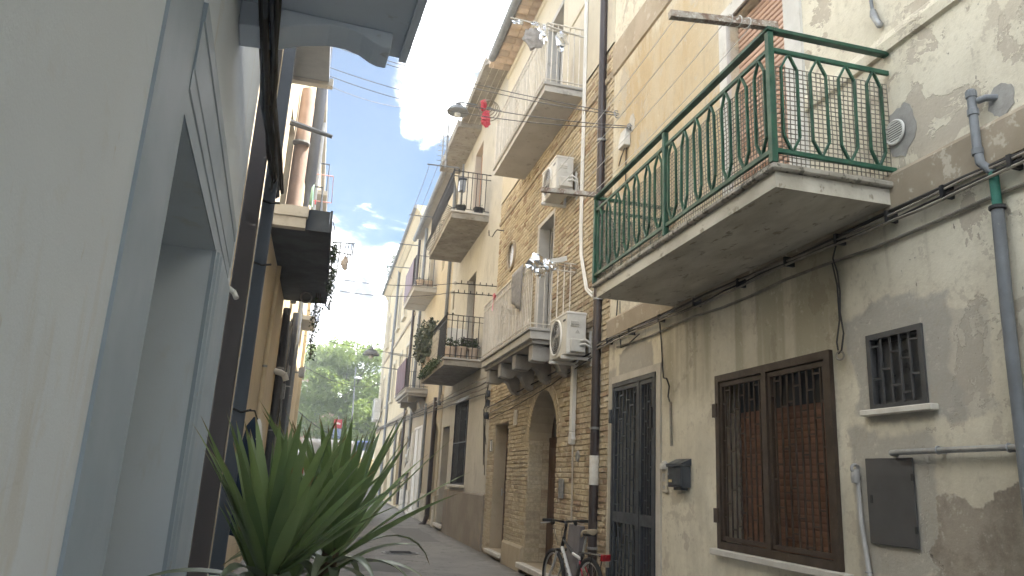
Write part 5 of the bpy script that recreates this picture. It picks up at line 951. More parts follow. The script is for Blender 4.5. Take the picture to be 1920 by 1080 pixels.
downpipe(h3, M_PD, [(-.86, 15.6, 4.8), (-.86, 15.7, 7.1), (-.86, 15.72, 7.4), (-.84, 15.75, 7.55), (-.84, 15.9, 11.4)], [.06, .06, .07, .12, .12], (), 'downpipe', 12)  # added pipe shape standing in for the shaded silhouette of far balcony edges
for y, x, r, z in ((15.2, -.93, .07, 4.6), (16.6, -.92, .06, 4.6), (18.6, -.92, .07, 5.2), (20.9, -.93, .06, 11.4)): downpipe(h3, M_PD if y < 19 else M_GPIPE, [(x, y, .1), (x, y, z)], r, (2.2, 3.4), n=8)
for z, y0, y1 in ((7.4, 18.2, 20.2), (9.4, 21.5, 24.5), (6.0, 23.5, 25.5)):
    q = part('balcony', M_PALE, h3, lambda b: b.box(XL, -.62, y0, y1, z, z + .13)); part('railing', M_DSOF, q, lambda b: (b.box(-.66, -.64, y0, y1, z + .1, z + 1.0), [b.bar((XL, y, z + .98), (-.65, y, z + .98), .03) for y in (y0 + .02, y1 - .02)]))
bt = thing('green_basin', 'pale green plastic basin hung on the far left facade', 'basin', (-.8, 19, 8.0)); part('bowl', mat('mint_plastic', (.30, .52, .46), (.26, .46, .40), 5, .4), bt, lambda b: b.lathe((-.98, 17.6, 7.9), [(.12, 0), (.2, .05), (.26, .14), (.27, .15)], (1, 0, 0), 18), smooth=True); part('rim', _MC['mint_plastic'], bt, lambda b: b.ring((-.83, 17.6, 7.9), .27, .012, (1, 0, 0), 20, 5))
ws = thing('drying_rack', 'thin pinkish drying frame high on the far left facade', 'drying rack', (-.6, 20, 9)); part('frame', mat('pink_enamel', (.50, .26, .24), (.44, .22, .2), 6, .5), ws, lambda b: (b.tube([(XL, 18.3, 8.75), (-.42, 18.3, 8.75)], .014, 6), b.tube([(XL, 19.6, 8.5), (-.42, 19.6, 8.5)], .014, 6), b.tube([(-.42, 18.3, 8.75), (-.42, 19.6, 8.5)], .008, 6))); part('peg', M_RED, ws, lambda b: b.box(-.86, -.82, 19.58, 19.62, 8.4, 8.52))
tg = thing('cable_tangle', 'tangle of dark and grey wires climbing the far left facade', 'cable', (-.95, 16, 1)); rt = random.Random(12)
for k in range(9): part('wire', (M_CABLE, M_CABW, M_GPIPE)[k % 3], tg, lambda b: b.tube([(-.9 + rt.uniform(-.03, .06), 15.6 + .35 * (k % 4) + rt.uniform(-.15, .15), .5 + i * .5) for i in range(9)], rt.choice((.012, .018, .022)), 5), smooth=True)
part('junction_box', M_GALV, tg, lambda b: (b.box(-.95, -.83, 16.1, 16.35, 2.9, 3.2), b.box(-.95, -.85, 17.4, 17.6, 3.5, 3.75)))
el = thing('white_elbow_pipe', 'white plastic elbow pipe sticking out among the wires on the left', 'pipe', (-.8, 14.8, 2.9)); part('pipe', M_WHITEP, el, lambda b: b.tube([(XL, 14.75, 3.28), (-.88, 14.75, 3.26), (-.80, 14.75, 3.22), (-.76, 14.75, 3.12)], .06, 10), smooth=True); part('collar', M_WHITEP, el, lambda b: b.ring((-.80, 14.75, 3.22), .062, .012, (1, 0, -.7), 12, 6))
fl_ = thing('wall_floodlight', 'small grey floodlight on the far left corner', 'lamp', (-.8, 24, 4.2)); part('housing', M_GALV, fl_, lambda b: b.prism([(-.72, 4.25), (-.72, 4.55), (-.90, 4.5), (-.88, 4.28)], 'y', 23.6, 24.2)); part('arm', M_GALV, fl_, lambda b: b.bar((-.88, 23.9, 4.4), (XL, 23.9, 4.4), .05))
# ================================================================== yucca
def leafmat(name, c1, c2, tr=.25, rough=.4, sp=.5):
    n = NT(name); oi = n.n('ShaderNodeObjectInfo'); a = n.noise(5, 4); tp = n.n('ShaderNodeAttribute', attribute_name='tip').outputs['Fac']; f = n.math('ADD', n.math('MULTIPLY', a, .6), n.math('MULTIPLY', oi.outputs['Random'], .5)); col = n.mix(n.step(f, .3, .8), c1, c2); col = n.mix(n.step(n.math('ADD', tp, n.math('MULTIPLY', oi.outputs['Random'], .06)), .93, 1.0), col, (.22, .15, .07)); col = n.mix(n.step(n.noise(40, 3, .7), .62, .72, 0, .3), col, (.25, .25, .16))
    n.fin(col, rough, 0, sp); tl = n.n('ShaderNodeBsdfTranslucent'); n.set(tl.inputs[0], n.mix(.5, col, (.25, .32, .04))); mx = n.n('ShaderNodeMixShader'); mx.inputs[0].default_value = tr
    out = n.t.nodes['Material Output']; n.t.links.new(n.b.outputs[0], mx.inputs[1]); n.t.links.new(tl.outputs[0], mx.inputs[2]); n.t.links.new(mx.outputs[0], out.inputs[0]); return n.m
M_YUC = leafmat('yucca_leaf', (.14, .22, .105), (.25, .35, .155), .22, .34); M_YUD = leafmat('yucca_old_leaf', (.14, .18, .12), (.24, .275, .20), .12, .40)
def blade(b, base, az, el, Ln, w, droop, twist=0., n=9):
    p = Vector(base); hd = Vector((math.cos(az), math.sin(az), 0)); side0 = Vector((-math.sin(az), math.cos(az), 0)); k = len(b.v)
    for i in range(n + 1):
        t = i / n; e = el - droop * t ** 1.6; d = hd * math.cos(e) + Vector((0, 0, math.sin(e))); up = d.cross(side0) * -1; tw = twist * t; side = side0 * math.cos(tw) + up * math.sin(tw); nn = side.cross(d)
        wt = w * (.42 + .58 * math.sin(min(t / .38, 1) * math.pi / 2)) * (1 - max(0, (t - .38) / .62) ** 1.25) + .0006
        b.v += [tuple(p - side * wt / 2), tuple(p + nn * wt * .16), tuple(p + side * wt / 2)]
        p = p + d * (Ln / n)
    for i in range(n):
        q = k + i * 3; b.f += [[q, q + 1, q + 4, q + 3], [q + 1, q + 2, q + 5, q + 4]]
yu = thing('yucca', 'large potted yucca with sword shaped leaves beside the dark shutter', 'plant', (-.1, 3.1, 0)); ry_ = random.Random(21)
part('pot', M_TERRA, yu, lambda b: b.lathe((-.10, 3.15, gz(3)), [(.17, 0), (.25, .36), (.275, .365), (.275, .43), (.24, .43), (.22, .38)], n=22), smooth=True)
part('soil', mat('potting_soil', (.05, .035, .025), (.035, .025, .02), 20, .95, bump=.6), yu, lambda b: b.lathe((-.10, 3.15, .39), [(.225, 0), (.2, .02), (.01, .03)], n=18))
HEADS = (((-.13, 3.0, 1.14), (-.12, 3.1, .4), 70, .60, 1), ((.10, 3.5, 1.16), (-.05, 3.2, .4), 60, .68, 2), ((-.12, 3.3, .98), (-.12, 3.2, .4), 46, .46, 3))
for (hd_, bs, nl, ln, sd) in HEADS:
    part('trunk', mat('yucca_bark', (.16, .12, .08), (.10, .075, .05), 14, .9, bump=.6, stretch=(1, 1, 3)), yu, lambda b: b.tube([bs, Vector(bs).lerp(Vector(hd_), .5) + Vector((.01, .0, .02)), Vector(hd_) + Vector((0, 0, .03))], [.05, .042, .036], 9), smooth=True)
    for i in range(nl):
        f = (i + .5) / nl; az = i * 2.39996 + ry_.uniform(-.2, .2); e = R(88 - 82 * f ** 1.05 + ry_.uniform(-7, 7)); dr = R(3 + 14 * f + ry_.uniform(-4, 8))
        old = f > .70
        if math.cos(az) < -.2 and f > .25: e = max(e, R(50 + 14 * -math.cos(az)))
        if old: e = R(ry_.uniform(-15, 35)); dr = R(ry_.uniform(50, 125)); ln_ = ln * .8
        base = Vector(hd_) + Vector((math.cos(az) * .022, math.sin(az) * .022, .05 - .12 * f))
        lf_ = part('leaf', M_YUD if old else M_YUC, yu, lambda b: blade(b, base, az, e, (ln_ if old else ln) * ry_.uniform(.82, 1.08) * (.78 + .22 * math.sin(f * 3)), ry_.uniform(.048, .066), dr, ry_.uniform(-.5, .5)), smooth=True)
        ta = lf_.data.attributes.new('tip', 'FLOAT', 'POINT'); ta.data.foreach_set('value', [(k // 3) / 9 for k in range(len(lf_.data.vertices))])
# ================================================================== bicycle leaning by the downpipe
bk = thing('bicycle', 'black white and red mountain bike with beige saddle leaning by the brown downpipe', 'bicycle', (3.12, 8.9, gz(9)))
U0 = Vector((3.06, 8.40, gz(9))); HDG = Vector((-.10, 1, 0)).normalized(); LAT = Vector((-1, -.10, 0)).normalized(); UPV = (Vector((0, 0, 1)) - LAT * .10).normalized()
def Bk(u, z, l=0.): return U0 + HDG * u + UPV * z + LAT * l
M_BFR = mat('black_frame_paint', (.02, .02, .022), (.03, .03, .03), 6, .3, bump=.02, spec=.6); M_BWH = mat('white_frame_paint', (.62, .62, .60), (.55, .55, .53), 6, .3, bump=.02, spec=.6); M_BRD = mat('red_frame_paint', (.42, .05, .07), (.36, .04, .06), 6, .3, bump=.02, spec=.6)
for u, nm in ((0, 'rear'), (1.04, 'front')):
    wh = part('wheel', M_RUBBER, bk, lambda b: b.ring(Bk(u, .335), .312, .025, LAT, 40, 8), smooth=True); part('rim', M_ALU, wh, lambda b: b.ring(Bk(u, .335), .280, .012, LAT, 36, 6), smooth=True); part('hub', M_ALU, wh, lambda b: b.tube([Bk(u, .335, -.05), Bk(u, .335, .05)], .022, 10))
    part('spokes', M_ALU, wh, lambda b: [b.tube([Bk(u, .335, .03 if k % 2 else -.03), Bk(u + .275 * math.cos(k * .3927), .335 + .275 * math.sin(k * .3927))], .0016, 4) for k in range(16)])
def bt_(nm, m, pts, r): return part(nm, m, bk, lambda b: b.tube([Bk(*q) for q in pts], r, 10), smooth=True)
dtb = bt_('down_tube', M_BWH, ((.88, .70), (.42, .28)), .024); bt_('top_tube', M_BFR, ((.86, .79), (.55, .66)), .018); bt_('top_tube', M_BWH, ((.55, .66), (.29, .62)), .018); bt_('seat_tube', M_BFR, ((.42, .28), (.27, .70)), .017); bt_('seat_post', M_ALU, ((.275, .69), (.235, .92)), .013); bt_('head_tube', M_BFR, ((.905, .64), (.855, .82)), .022); bt_('stem', M_BFR, ((.855, .82), (.83, .98), (.88, 1.0)), .016)
part('frame_mark', M_BFR, dtb, lambda b: [b.obb(Bk(.80 - .055 * k, .627 - .050 * k, .0235), LAT * .003, (HDG * .74 + UPV * .67) * (.010 + .004 * (k % 2)), (HDG * -.67 + UPV * .74) * .009) for k in range(6)])
for s in (-1, 1):
    bt_('fork_leg', M_ALU, ((.905, .66, s * .055), (.93, .52, s * .06), (1.04, .335, s * .06)), .015); bt_('chain_stay', M_BFR, ((.42, .28, s * .03), (0, .335, s * .06)), .009); bt_('seat_stay', M_BRD, ((.30, .60, s * .02), (0, .335, s * .06)), .009)
bt_('fork_crown', M_BFR, ((.905, .67, -.07), (.905, .67, .07)), .02); bt_('handlebar', M_BFR, ((.86, 1.02, -.30), (.88, 1.02, -.15), (.88, 1.0, 0), (.88, 1.02, .15), (.86, 1.02, .30)), .013)
for s in (-1, 1):
    bt_('grip', M_RUBBER, ((.86, 1.02, s * .31), (.87, 1.02, s * .19)), .019); bt_('brake_lever', M_ALU, ((.89, 1.01, s * .16), (.95, .99, s * .20), (.95, .98, s * .30)), .007); bt_('shifter', M_RUBBER, ((.89, 1.0, s * .14), (.92, .98, s * .17)), .022); bt_('brake_cable', M_CABLE, ((.93, 1.0, s * .15), (1.05, 1.02, s * .10), (1.06, .88, s * .05), (.95, .72, s * .03)), .004)
def saddle(b):
    prof = [(.37, .012, .90), (.33, .022, .925), (.27, .034, .935), (.20, .06, .94), (.13, .085, .95), (.09, .075, .955), (.075, .04, .95)]; k = len(b.v); n = 10
    for u, w, z in prof:
        for j in range(n):
            a = 2 * math.pi * j / n; b.v.append(tuple(Bk(u, z + (.022 if math.sin(a) > 0 else .045) * math.sin(a), w * math.cos(a))))
    for i in range(len(prof) - 1):
        for j in range(n): b.f.append([k + i * n + j, k + i * n + (j + 1) % n, k + (i + 1) * n + (j + 1) % n, k + (i + 1) * n + j])
    b.f.append([k + j for j in range(n)]); b.f.append([k + (len(prof) - 1) * n + j for j in range(n)][::-1])
part('saddle', mat('beige_saddle', (.42, .35, .24), (.34, .28, .19), 8, .6, bump=.1), bk, saddle, smooth=True); part('saddle_shell', M_RUBBER, bk, lambda b: b.obb(Bk(.16, .905), HDG * .07, LAT * .05, UPV * .012))
part('rack', M_BFR, bk, lambda b: ([b.tube([Bk(.25, .70, l), Bk(-.28, .72, l)], .006, 6) for l in (-.06, -.02, .02, .06)], [b.tube([Bk(u, .71, -.06), Bk(u, .71, .06)], .005, 6) for u in (.1, -.08, -.26)], [b.tube([Bk(-.1, .71, l), Bk(0, .335, l)], .006, 6) for l in (-.07, .07)]))
part('rear_light', mat('red_reflector', (.35, .012, .02), (.28, .01, .015), 20, .2, bump=.1, spec=.7), bk, lambda b: b.obb(Bk(-.30, .70), HDG * .02, LAT * .055, UPV * .035), bevel=.006)
part('pedal', M_RUBBER, bk, lambda b: (b.obb(Bk(.56, .20, .13), HDG * .045, LAT * .04, UPV * .012), b.obb(Bk(.28, .36, -.13), HDG * .045, LAT * .04, UPV * .012))); part('crank', M_ALU, bk, lambda b: (b.bar(Bk(.42, .28, .06), Bk(.56, .20, .07), .016), b.bar(Bk(.42, .28, -.06), Bk(.28, .36, -.07), .016), b.ring(Bk(.42, .28, .045), .085, .006, LAT, 20, 5)))
bd = thing('grey_board', 'flat grey board leaning on the brick wall behind the bicycle', 'board', (3.4, 10, .2)); part('sheet', mat('grey_sheet', (.16, .15, .155), (.13, .12, .125), 4, .7), bd, lambda b: b.obb((XF - .07, 9.75, .58), (.03, 0, -.0), (0, .24, 0), (.03, 0, .40)), bevel=.004); part('batten', M_WOOD, bd, lambda b: b.box(XF - .16, XF - .125, 9.52, 9.98, .19, .23))
# ================================================================== overhead wires
def wire(label, p, q, s, r=.008, extra=None):
    t = thing('overhead_wire', label, 'cable', p); part('strand', mat('faded_wire', (.12, .12, .125), (.09, .09, .095), 9, .6), t, lambda b: b.tube(sag(p, q, s, 18), r * .85, 5), smooth=True)
    part('anchor', M_GALV, t, lambda b: (b.ring(q, .035, .008, (0, 1, 0), 10, 5), b.ring(p, .035, .008, (0, 1, 0), 10, 5))); return t
wire('upper one of the black wires crossing the sky to the hook on the brick house', (-.95, 12.2, 8.9), (XF - .02, 8.66, 6.42), .12); wire('second black wire crossing the sky just below the upper one', (-.95, 12.0, 8.75), (XF - .02, 8.62, 6.36), .16)
wire('lower black wire crossing the sky to the cable box by the downpipe', (-.95, 12.4, 8.55), (XF - .02, 8.18, 5.99), .22); wire('lowest thin wire crossing the sky towards the brown downpipe', (-.95, 12.4, 8.40), (XF - .02, 8.14, 5.95), .28, .008)
wire('thin wire from the left balcony to the eave lamp', (-.5, 10.4, 7.05), (2.2, 15.2, 9.7), .25, .007); wire('upper of two wires from the ivy balcony to the grey house', (-.2, 14.0, 5.02), (2.5, 15.8, 5.66), .10); wire('lower of two wires from the ivy balcony to the grey house', (-.2, 14.2, 4.85), (2.5, 16.15, 5.53), .12)
wire('far wire carrying the small street lamp at the alley end', (XL, 27, 6.1), (XF - .05, 31, 6.35), .08, .012); wire('festoon string hanging across the far end of the alley', (XL, 28.0, 3.6), (XF, 48, 4.4), .9, .02); wire('second festoon string high across the far end', (XL, 28, 5.2), (XF, 49, 7.2), .5, .02)
cb_ = thing('coiled_cable', 'coil of grey cable with a red plastic bag hanging on the wires', 'cable', (2.3, 9.5, 6.6))
CC = Vector((1.83, 9.9, 6.86)); part('coil', M_CABW, cb_, lambda b: [b.ring(CC + Vector((.02 * k, 0, -.02 * k)), .115 + .012 * k, .007, (.35, 1, .15 * k), 22, 5) for k in range(4)]); tag(part('red_bag', M_RED, None, lambda b: (foil(b, (CC.x - .03, CC.y, CC.z + .02), .09, 61, (.7, .5, 1.0)), foil(b, (CC.x + .02, CC.y, CC.z - .2), .11, 62, (.8, .4, 1.1)))), 'red plastic bag caught in the cable coil against the sky', 'bag')
def lamp(label, c, r, arm=None):
    t = thing('hanging_street_lamp', label, 'street lamp', c); x, y, z = c
    part('shade', M_GPIPE, t, lambda b: b.lathe((x, y, z), [(r, 0), (r * 1.0, .02), (r * .85, r * .35), (r * .5, r * .62), (r * .2, r * .72), (r * .2, r * .95), (r * .08, r)], n=20), smooth=True); part('bulb', mat('milky_bulb', (.6, .6, .58), (.55, .55, .52), 4, .3), t, lambda b: b.lathe((x, y, z - r * .45), [(.01, 0), (r * .28, r * .12), (r * .3, r * .3), (r * .2, r * .46)], n=12), smooth=True); part('bracket', M_GPIPE, t, lambda b: b.tube([(x, y, z + r * .9), *(arm or [(x, y, z + r * 1.5)])], .02, 7)); return t
lamp('round bell street lamp on a bracket under the grey house eave', (2.22, 15.5, 9.62), .25, [(2.3, 15.6, 9.95), (2.85, 15.9, 10.1), (XF, 16.0, 10.1)]); lamp('small pale bell lamp hanging on a wire at the end of the alley', (1.55, 29.6, 6.0), .33)
ant = thing('rooftop_aerial', 'lattice television aerial beside the eave of the grey house', 'aerial', (2.6, 22, 11.3)); part('mast', M_GALV, ant, lambda b: (b.tube([(2.55, 19.4, 9.9), (2.55, 19.4, 11.4)], .03, 6), b.tube([(2.43, 19.4, 9.9), (2.43, 19.4, 11.4)], .02, 6))); part('rung', M_GALV, ant, lambda b: [b.bar((2.3, 19.4, 9.95 + .15 * k), (2.62, 19.4, 9.98 + .15 * k), .016) for k in range(10)])
# ================================================================== beyond the alley
gT = gz(60)
M_TREE = leafmat('tree_leaf', (.095, .16, .055), (.20, .27, .08), .42, .55, .3)
M_BARK = mat('grey_bark', (.14, .12, .10), (.09, .075, .06), 8, .9, bump=.6, stretch=(1, 1, .3))
def tree(label, x, y, z0, ht, rx, rz, nc, per, size, seed, low=.3):
    t = thing('leafy_tree', label, 'tree', (x, y, z0)); rr = random.Random(seed); cz = z0 + ht - rz
    tips = []
    while len(tips) < nc:
        p = Vector((rr.uniform(-1, 1), rr.uniform(-1, 1), rr.uniform(-1, 1)))
        if .45 < p.length < 1: tips.append(Vector((x + p.x * rx, y + p.y * rx, cz + p.z * rz)))
    b = MB(); b.tube([(x, y, z0 - .2), (x + .1, y, z0 + ht * .18), (x + .05, y, z0 + ht * .42)], [.34, .26, .2], 9)
    for q in tips[:18]:
        m = Vector((x + .05, y, z0 + ht * .36)); b.tube([m, m.lerp(q, .5) + Vector((0, 0, .4)), q], [.11, .06, .02], 5)
    b.build('trunk', M_BARK, t, smooth=True)
    c = MB()
    for i, q in enumerate(tips): leaves(c, q, (rx * rr.uniform(.2, .36), rx * rr.uniform(.2, .36), rz * rr.uniform(.12, .26)), int(per * rr.uniform(.6, 1.3)), size, seed * 50 + i, .2)
    c.build('crown', M_TREE, t); return t
tree('large leafy tree filling the end of the alley', 1.4, 62, gT, 9.8, 4.3, 4.1, 75, 330, .30, 3); tree('darker tree half hidden behind the left houses at the alley end', -4.8, 68, gT, 8.6, 4.0, 3.6, 45, 260, .32, 4); tree('tree behind the corner of the farthest yellow house', 7.5, 66, gT, 9.0, 4.0, 3.8, 45, 260, .32, 5); tree('low bushy tree standing behind the parked cars', 2.5, 70, gT, 6.0, 3.8, 2.8, 40, 260, .32, 6)
pw = thing('park_wall', 'low grey stone wall under the trees at the alley end', 'wall', (2, 59, gT)); rw_ = random.Random(4)
part('wall', M_CONCD, pw, lambda b: b.box(-16, 22, 59.0, 59.3, gT - .3, gT + 1.3)); part('coping', M_PALE, pw, lambda b: b.box(-16, 22, 58.94, 59.36, gT + 1.301, gT + 1.42), bevel=.02)
fh = thing('distant_house', 'distant brick red house with flat grey roof behind the trees', 'house', (-6, 84, gT)); facade_w = part('wall', mat('orange_brick_far', (.42, .24, .16), (.36, .2, .14), 1.5, .85, bump=.2), fh, lambda b: b.box(-18, 1.3, 84, 94, gT - 1, 12.2)); part('roof', M_PALE, fh, lambda b: b.box(-18.4, 1.6, 83.6, 94.4, 12.2, 13.6)); part('band', M_BUP, fh, lambda b: b.box(-18, 1.3, 83.93, 83.998, 9.0, 10.8))
for x in (-9, -6.5, -4, -1.5): part('window', glass(), fh, lambda b: b.box(x, x + 1.1, 83.95, 83.99, 6.5, 8.2))
part('aerial', M_GALV, fh, lambda b: b.tube([(-.2, 84.5, 13.6), (-.2, 84.5, 16.0)], .05, 5).bar((-.6, 84.5, 15.5), (.2, 84.5, 15.5), .05))
far_b = thing('far_block', 'pale apartment block far beyond the trees', 'building', (14, 110, gT)); part('wall', M_PALE, far_b, lambda b: b.box(4, 40, 110, 122, gT - 1, 10)); part('roof', M_TERRA, far_b, lambda b: b.box(3.5, 40.5, 109.5, 122.5, 10, 10.5))
for x in range(6, 38, 4):
    for z in (4, 7): part('window', glass(), far_b, lambda b: b.box(x, x + 1.3, 109.94, 109.99, z, z + 1.6))
sl = thing('street_lamp_post', 'thin grey street lamp post in front of the big tree', 'street lamp', (1.95, 55, gz(55))); part('post', M_GPIPE, sl, lambda b: b.tube([(2.05, 55, gz(55) - .1), (2.0, 55, 5), (1.88, 55, 8.9)], [.08, .06, .045], 8), smooth=True); part('arm', M_GPIPE, sl, lambda b: b.tube([(1.9, 55, 8.1), (2.1, 55, 8.35), (2.4, 54.9, 8.3)], .03, 6)); part('lamp_head', M_ALU, sl, lambda b: b.lathe((2.1, 54.9, 8.05), [(.32, 0), (.26, .1), (.1, .16)], n=14))
sg_ = thing('road_sign', 'red and blue road sign on a thin post at the alley end', 'sign', (.95, 50, gz(50))); part('post', M_GALV, sg_, lambda b: b.tube([(.95, 50, gz(50) - .1), (.95, 50, 5.0)], .03, 6)); part('red_plate', mat('sign_red', (.55, .03, .04), (.5, .03, .035), 5, .4, bump=.02), sg_, lambda b: b.box(.7, 1.2, 49.94, 49.965, 4.2, 4.75)); part('white_emblem', M_WHITEP, sg_, lambda b: b.prism([(.78, 4.40), (.95, 4.45), (1.12, 4.40), (1.12, 4.52), (.95, 4.57), (.78, 4.52)], 'y', 49.925, 49.938)); part('blue_plate', mat('sign_blue', (.10, .16, .35), (.3, .33, .4), 9, .4, bump=.02), sg_, lambda b: b.box(.7, 1.2, 49.94, 49.965, 3.55, 4.15))
# ---- vehicles
def vehicle(nm, label, cat, P, ax, a, b_, m, z0, wheels, wr, windows, lights, mw=None):
    """P: side profile (s, z) extruded across; ax: axis along the vehicle ('x' or 'y'); a, b_: the two sides"""
    pr = 'y' if ax == 'x' else 'x'; cs = sum(q[0] for q in P) / len(P); c = (cs, (a + b_) / 2, z0) if ax == 'x' else ((a + b_) / 2, cs, z0)
    t = thing(nm, label, cat, c); part('body', m, t, lambda q: q.prism([(s, z + z0) for s, z in P], pr, a, b_), bevel=.07, seg=3, smooth=True)
    def pt(s, w, z): return (s, w, z) if ax == 'x' else (w, s, z)
    for s in wheels:
        for w, e in ((a, .03), (b_, -.03)):
            wh = part('wheel', M_RUBBER, t, lambda q: q.lathe(pt(s, w + e - (.1 if e > 0 else -.1) * 0, z0 + wr), [(wr * .6, -.04), (wr, -.03), (wr, .12 if e > 0 else -.12), (wr * .6, .13 if e > 0 else -.13)], pt(0, 1, 0), 20), smooth=True); part('rim', M_ALU, wh, lambda q: q.lathe(pt(s, w, z0 + wr), [(wr * .58, -.02), (wr * .5, .02)], pt(0, 1, 0), 14))
    for (Pw, w) in windows: part('window', glass('car_glass', (.03, .04, .05)), t, lambda q: q.prism([(s, z + z0) for s, z in Pw], pr, w - .012, w + .012))
    for nm2, m2, lo, hi in lights: part(nm2, m2, t, lambda q: q.box(lo[0], hi[0], lo[1], hi[1], lo[2] + z0, hi[2] + z0), bevel=.01)
    return t
M_VAN = mat('white_vehicle_paint', (.72, .72, .71), (.68, .68, .67), 2, .25, bump=.01, spec=.6); M_CARB = mat('blue_vehicle_paint', (.06, .09, .22), (.05, .08, .2), 2, .2, bump=.01, spec=.7); M_TL = mat('tail_light_red', (.5, .03, .02), (.4, .02, .015), 9, .2, bump=.02, spec=.7)
vz = gz(24)
vehicle('parked_van', 'white van parked along the left side behind the yucca', 'van', [(22.0, .35), (22.0, 1.2), (22.12, 2.15), (22.3, 2.27), (25.6, 2.3), (26.6, 1.55), (27.4, 1.3), (27.5, .5), (27.3, .35)], 'y', -.55, .98, M_VAN, vz, (22.9, 26.6), .34,
        [([(25.0, 1.5), (25.0, 2.15), (25.6, 2.15), (26.2, 1.5)], .985)], [('tail_light', M_TL, (.80, 21.965, 1.05), (.96, 22.02, 1.5)), ('tail_light', M_TL, (-.53, 21.965, 1.05), (-.37, 22.02, 1.5)), ('bumper', M_GREY, (-.5, 21.9, .35), (.93, 22.01, .6)), ('number_plate', M_WHITEP, (-.1, 21.975, .75), (.4, 22.01, .87)), ('door_gap', M_BLACK, (.105, 21.985, .62), (.125, 22.015, 2.2))])
cz_ = gz(54)
vehicle('parked_car', 'blue and white car parked across the sunny end of the alley', 'car', [(1.75, .3), (1.7, .85), (1.9, 1.0), (2.35, 1.5), (2.6, 1.56), (4.1, 1.55), (4.9, .98), (5.7, .85), (5.8, .4), (5.6, .3)], 'x', 53.4, 55.0, M_CARB, cz_, (2.45, 4.95), .31, [([(2.3, 1.0), (2.6, 1.42), (3.3, 1.45), (3.3, 1.0)], 53.4), ([(3.4, 1.0), (3.4, 1.45), (4.05, 1.43), (4.6, 1.0)], 53.4)], [('tail_light', M_TL, (1.72, 53.37, .8), (1.95, 53.5, 1.0)), ('side_panel', M_VAN, (1.9, 53.375, .35), (5.5, 53.41, .9))])
vehicle('parked_car', 'white car parked at the foot of the park wall', 'car', [(-2.9, .3), (-2.95, .85), (-2.7, 1.0), (-2.2, 1.46), (-.5, 1.5), (.3, .98), (1.1, .85), (1.2, .4), (1.0, .3)], 'x', 56.2, 57.8, M_VAN, gz(57), (-2.2, .4), .31, [([(-2.2, 1.0), (-1.95, 1.38), (-1.2, 1.4), (-1.2, 1.0)], 56.2), ([(-1.1, 1.0), (-1.1, 1.4), (-.5, 1.38), (.05, 1.0)], 56.2)], [('tail_light', M_TL, (-2.93, 56.17, .75), (-2.75, 56.3, .95))])
yb = thing('yellow_bin', 'yellow rubbish container standing at the sunny corner', 'container', (3.0, 50.5, gz(50.5))); part('body', mat('yellow_plastic', (.66, .55, .30), (.6, .5, .27), 4, .5), yb, lambda b: b.prism([(2.5, gz(50) + .15), (3.35, gz(50) + .15), (3.42, gz(50) + 1.15), (2.42, gz(50) + 1.15)], 'y', 50.3, 51.1), bevel=.04); part('lid', _MC['yellow_plastic'], yb, lambda b: b.box(2.38, 3.46, 50.25, 51.15, gz(50) + 1.151, gz(50) + 1.25), bevel=.03); part('wheel', M_RUBBER, yb, lambda b: [b.lathe((x, 50.3, gz(50) + .1), [(.1, 0), (.1, .05)], (0, 1, 0), 12) for x in (2.6, 3.25)])
bl = thing('bollard_pair', 'thin dark barrier with two posts near the alley end', 'barrier', (2.2, 44, gz(44))); part('post', M_GREY, bl, lambda b: b.tube([(2.05, 44, gz(44) - .1), (2.05, 44, gz(44) + 1.6)], .05, 8)); part('post', M_GREY, bl, lambda b: b.tube([(2.45, 44, gz(44) - .1), (2.45, 44, gz(44) + 1.4)], .05, 8)); part('rail', M_GREY, bl, lambda b: b.bar((2.05, 44, gz(44) + 1.2), (2.45, 44, gz(44) + 1.2), .05))
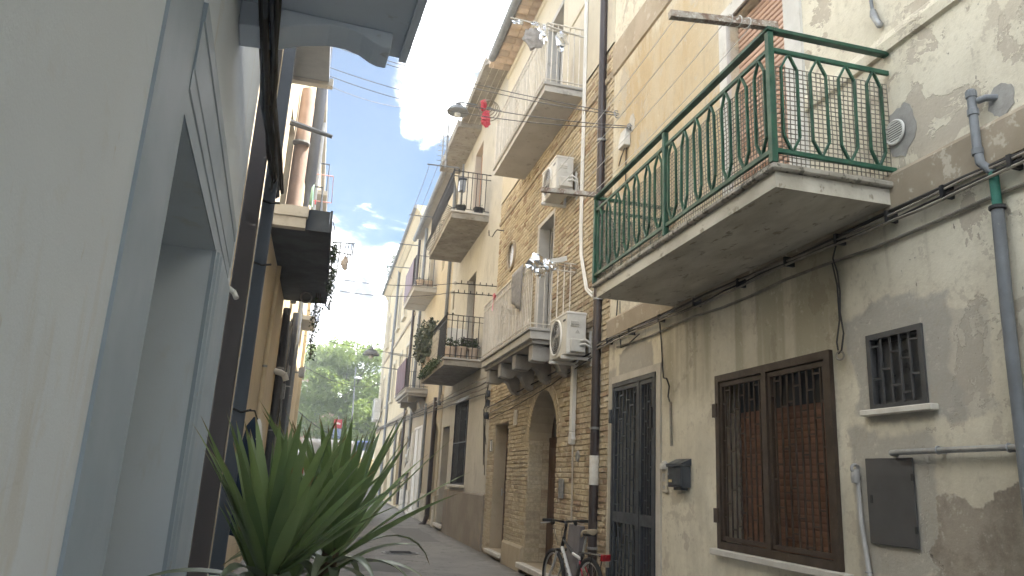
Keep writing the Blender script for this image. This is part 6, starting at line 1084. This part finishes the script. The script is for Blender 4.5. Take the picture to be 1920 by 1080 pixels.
mh = thing('drain_cover', 'round cast iron drain cover in the street near the brick house', 'drain cover', (1.7, 15, gz(15))); part('frame', M_GALV, mh, lambda b: b.lathe((1.7, 15, gz(15) + .004), [(.36, 0), (.36, .008), (.31, .008)], n=26)); part('lid', M_BLACK, mh, lambda b: (b.lathe((1.7, 15, gz(15) + .008), [(.30, 0), (.30, .008)], n=26), [b.box(1.5, 1.9, 14.82 + .07 * k, 14.845 + .07 * k, gz(15) + .014, gz(15) + .022) for k in range(6)]))
for i, (x0, x1, y0, y1, lb) in enumerate(((2.0, 2.9, 17.5, 21.5, 'long darker asphalt repair strip along the street by the grey house'), (.6, 1.6, 12.2, 13.3, 'square darker asphalt repair near the brick house'))):
    rp_ = random.Random(i + 70); n_ = 10
    P = [(x0 + (x1 - x0) * t / n_, y0 + rp_.uniform(-.06, .06)) for t in range(n_)] + [(x1 + rp_.uniform(-.06, .06), y0 + (y1 - y0) * t / n_) for t in range(n_)] + [(x1 - (x1 - x0) * t / n_, y1 + rp_.uniform(-.06, .06)) for t in range(n_)] + [(x0 + rp_.uniform(-.06, .06), y1 - (y1 - y0) * t / n_) for t in range(n_)]
    b = MB(); b.add([(x, y, gz(y) + .005) for x, y in P], [list(range(len(P)))]); kind(b.build('asphalt_patch', mat('fresh_asphalt', (.15, .147, .14), (.18, .176, .168), 5, .9, bump=.4, bs=60)), 'structure')
# small litter of the street edge: kerb stones along the right wall are missing in the alley, only door steps stand out
# ================================================================== air
hz = MB().box(-40, 60, -30, 135, -2.0, 17.5).build('haze', M_WHITE); hz.data.materials.clear()
hm = bpy.data.materials.new('thin_haze'); hm.use_nodes = True; hm.node_tree.nodes.clear()
pv_ = hm.node_tree.nodes.new('ShaderNodeVolumePrincipled'); pv_.inputs['Color'].default_value = (.93, .96, 1, 1); pv_.inputs['Density'].default_value = .0048; pv_.inputs['Anisotropy'].default_value = .5
ho = hm.node_tree.nodes.new('ShaderNodeOutputMaterial'); hm.node_tree.links.new(pv_.outputs[0], ho.inputs['Volume']); hz.data.materials.append(hm); kind(hz, 'stuff')
SC.cycles.volume_bounces = 0; SC.cycles.volume_step_rate = 5; SC.cycles.volume_max_steps = 64
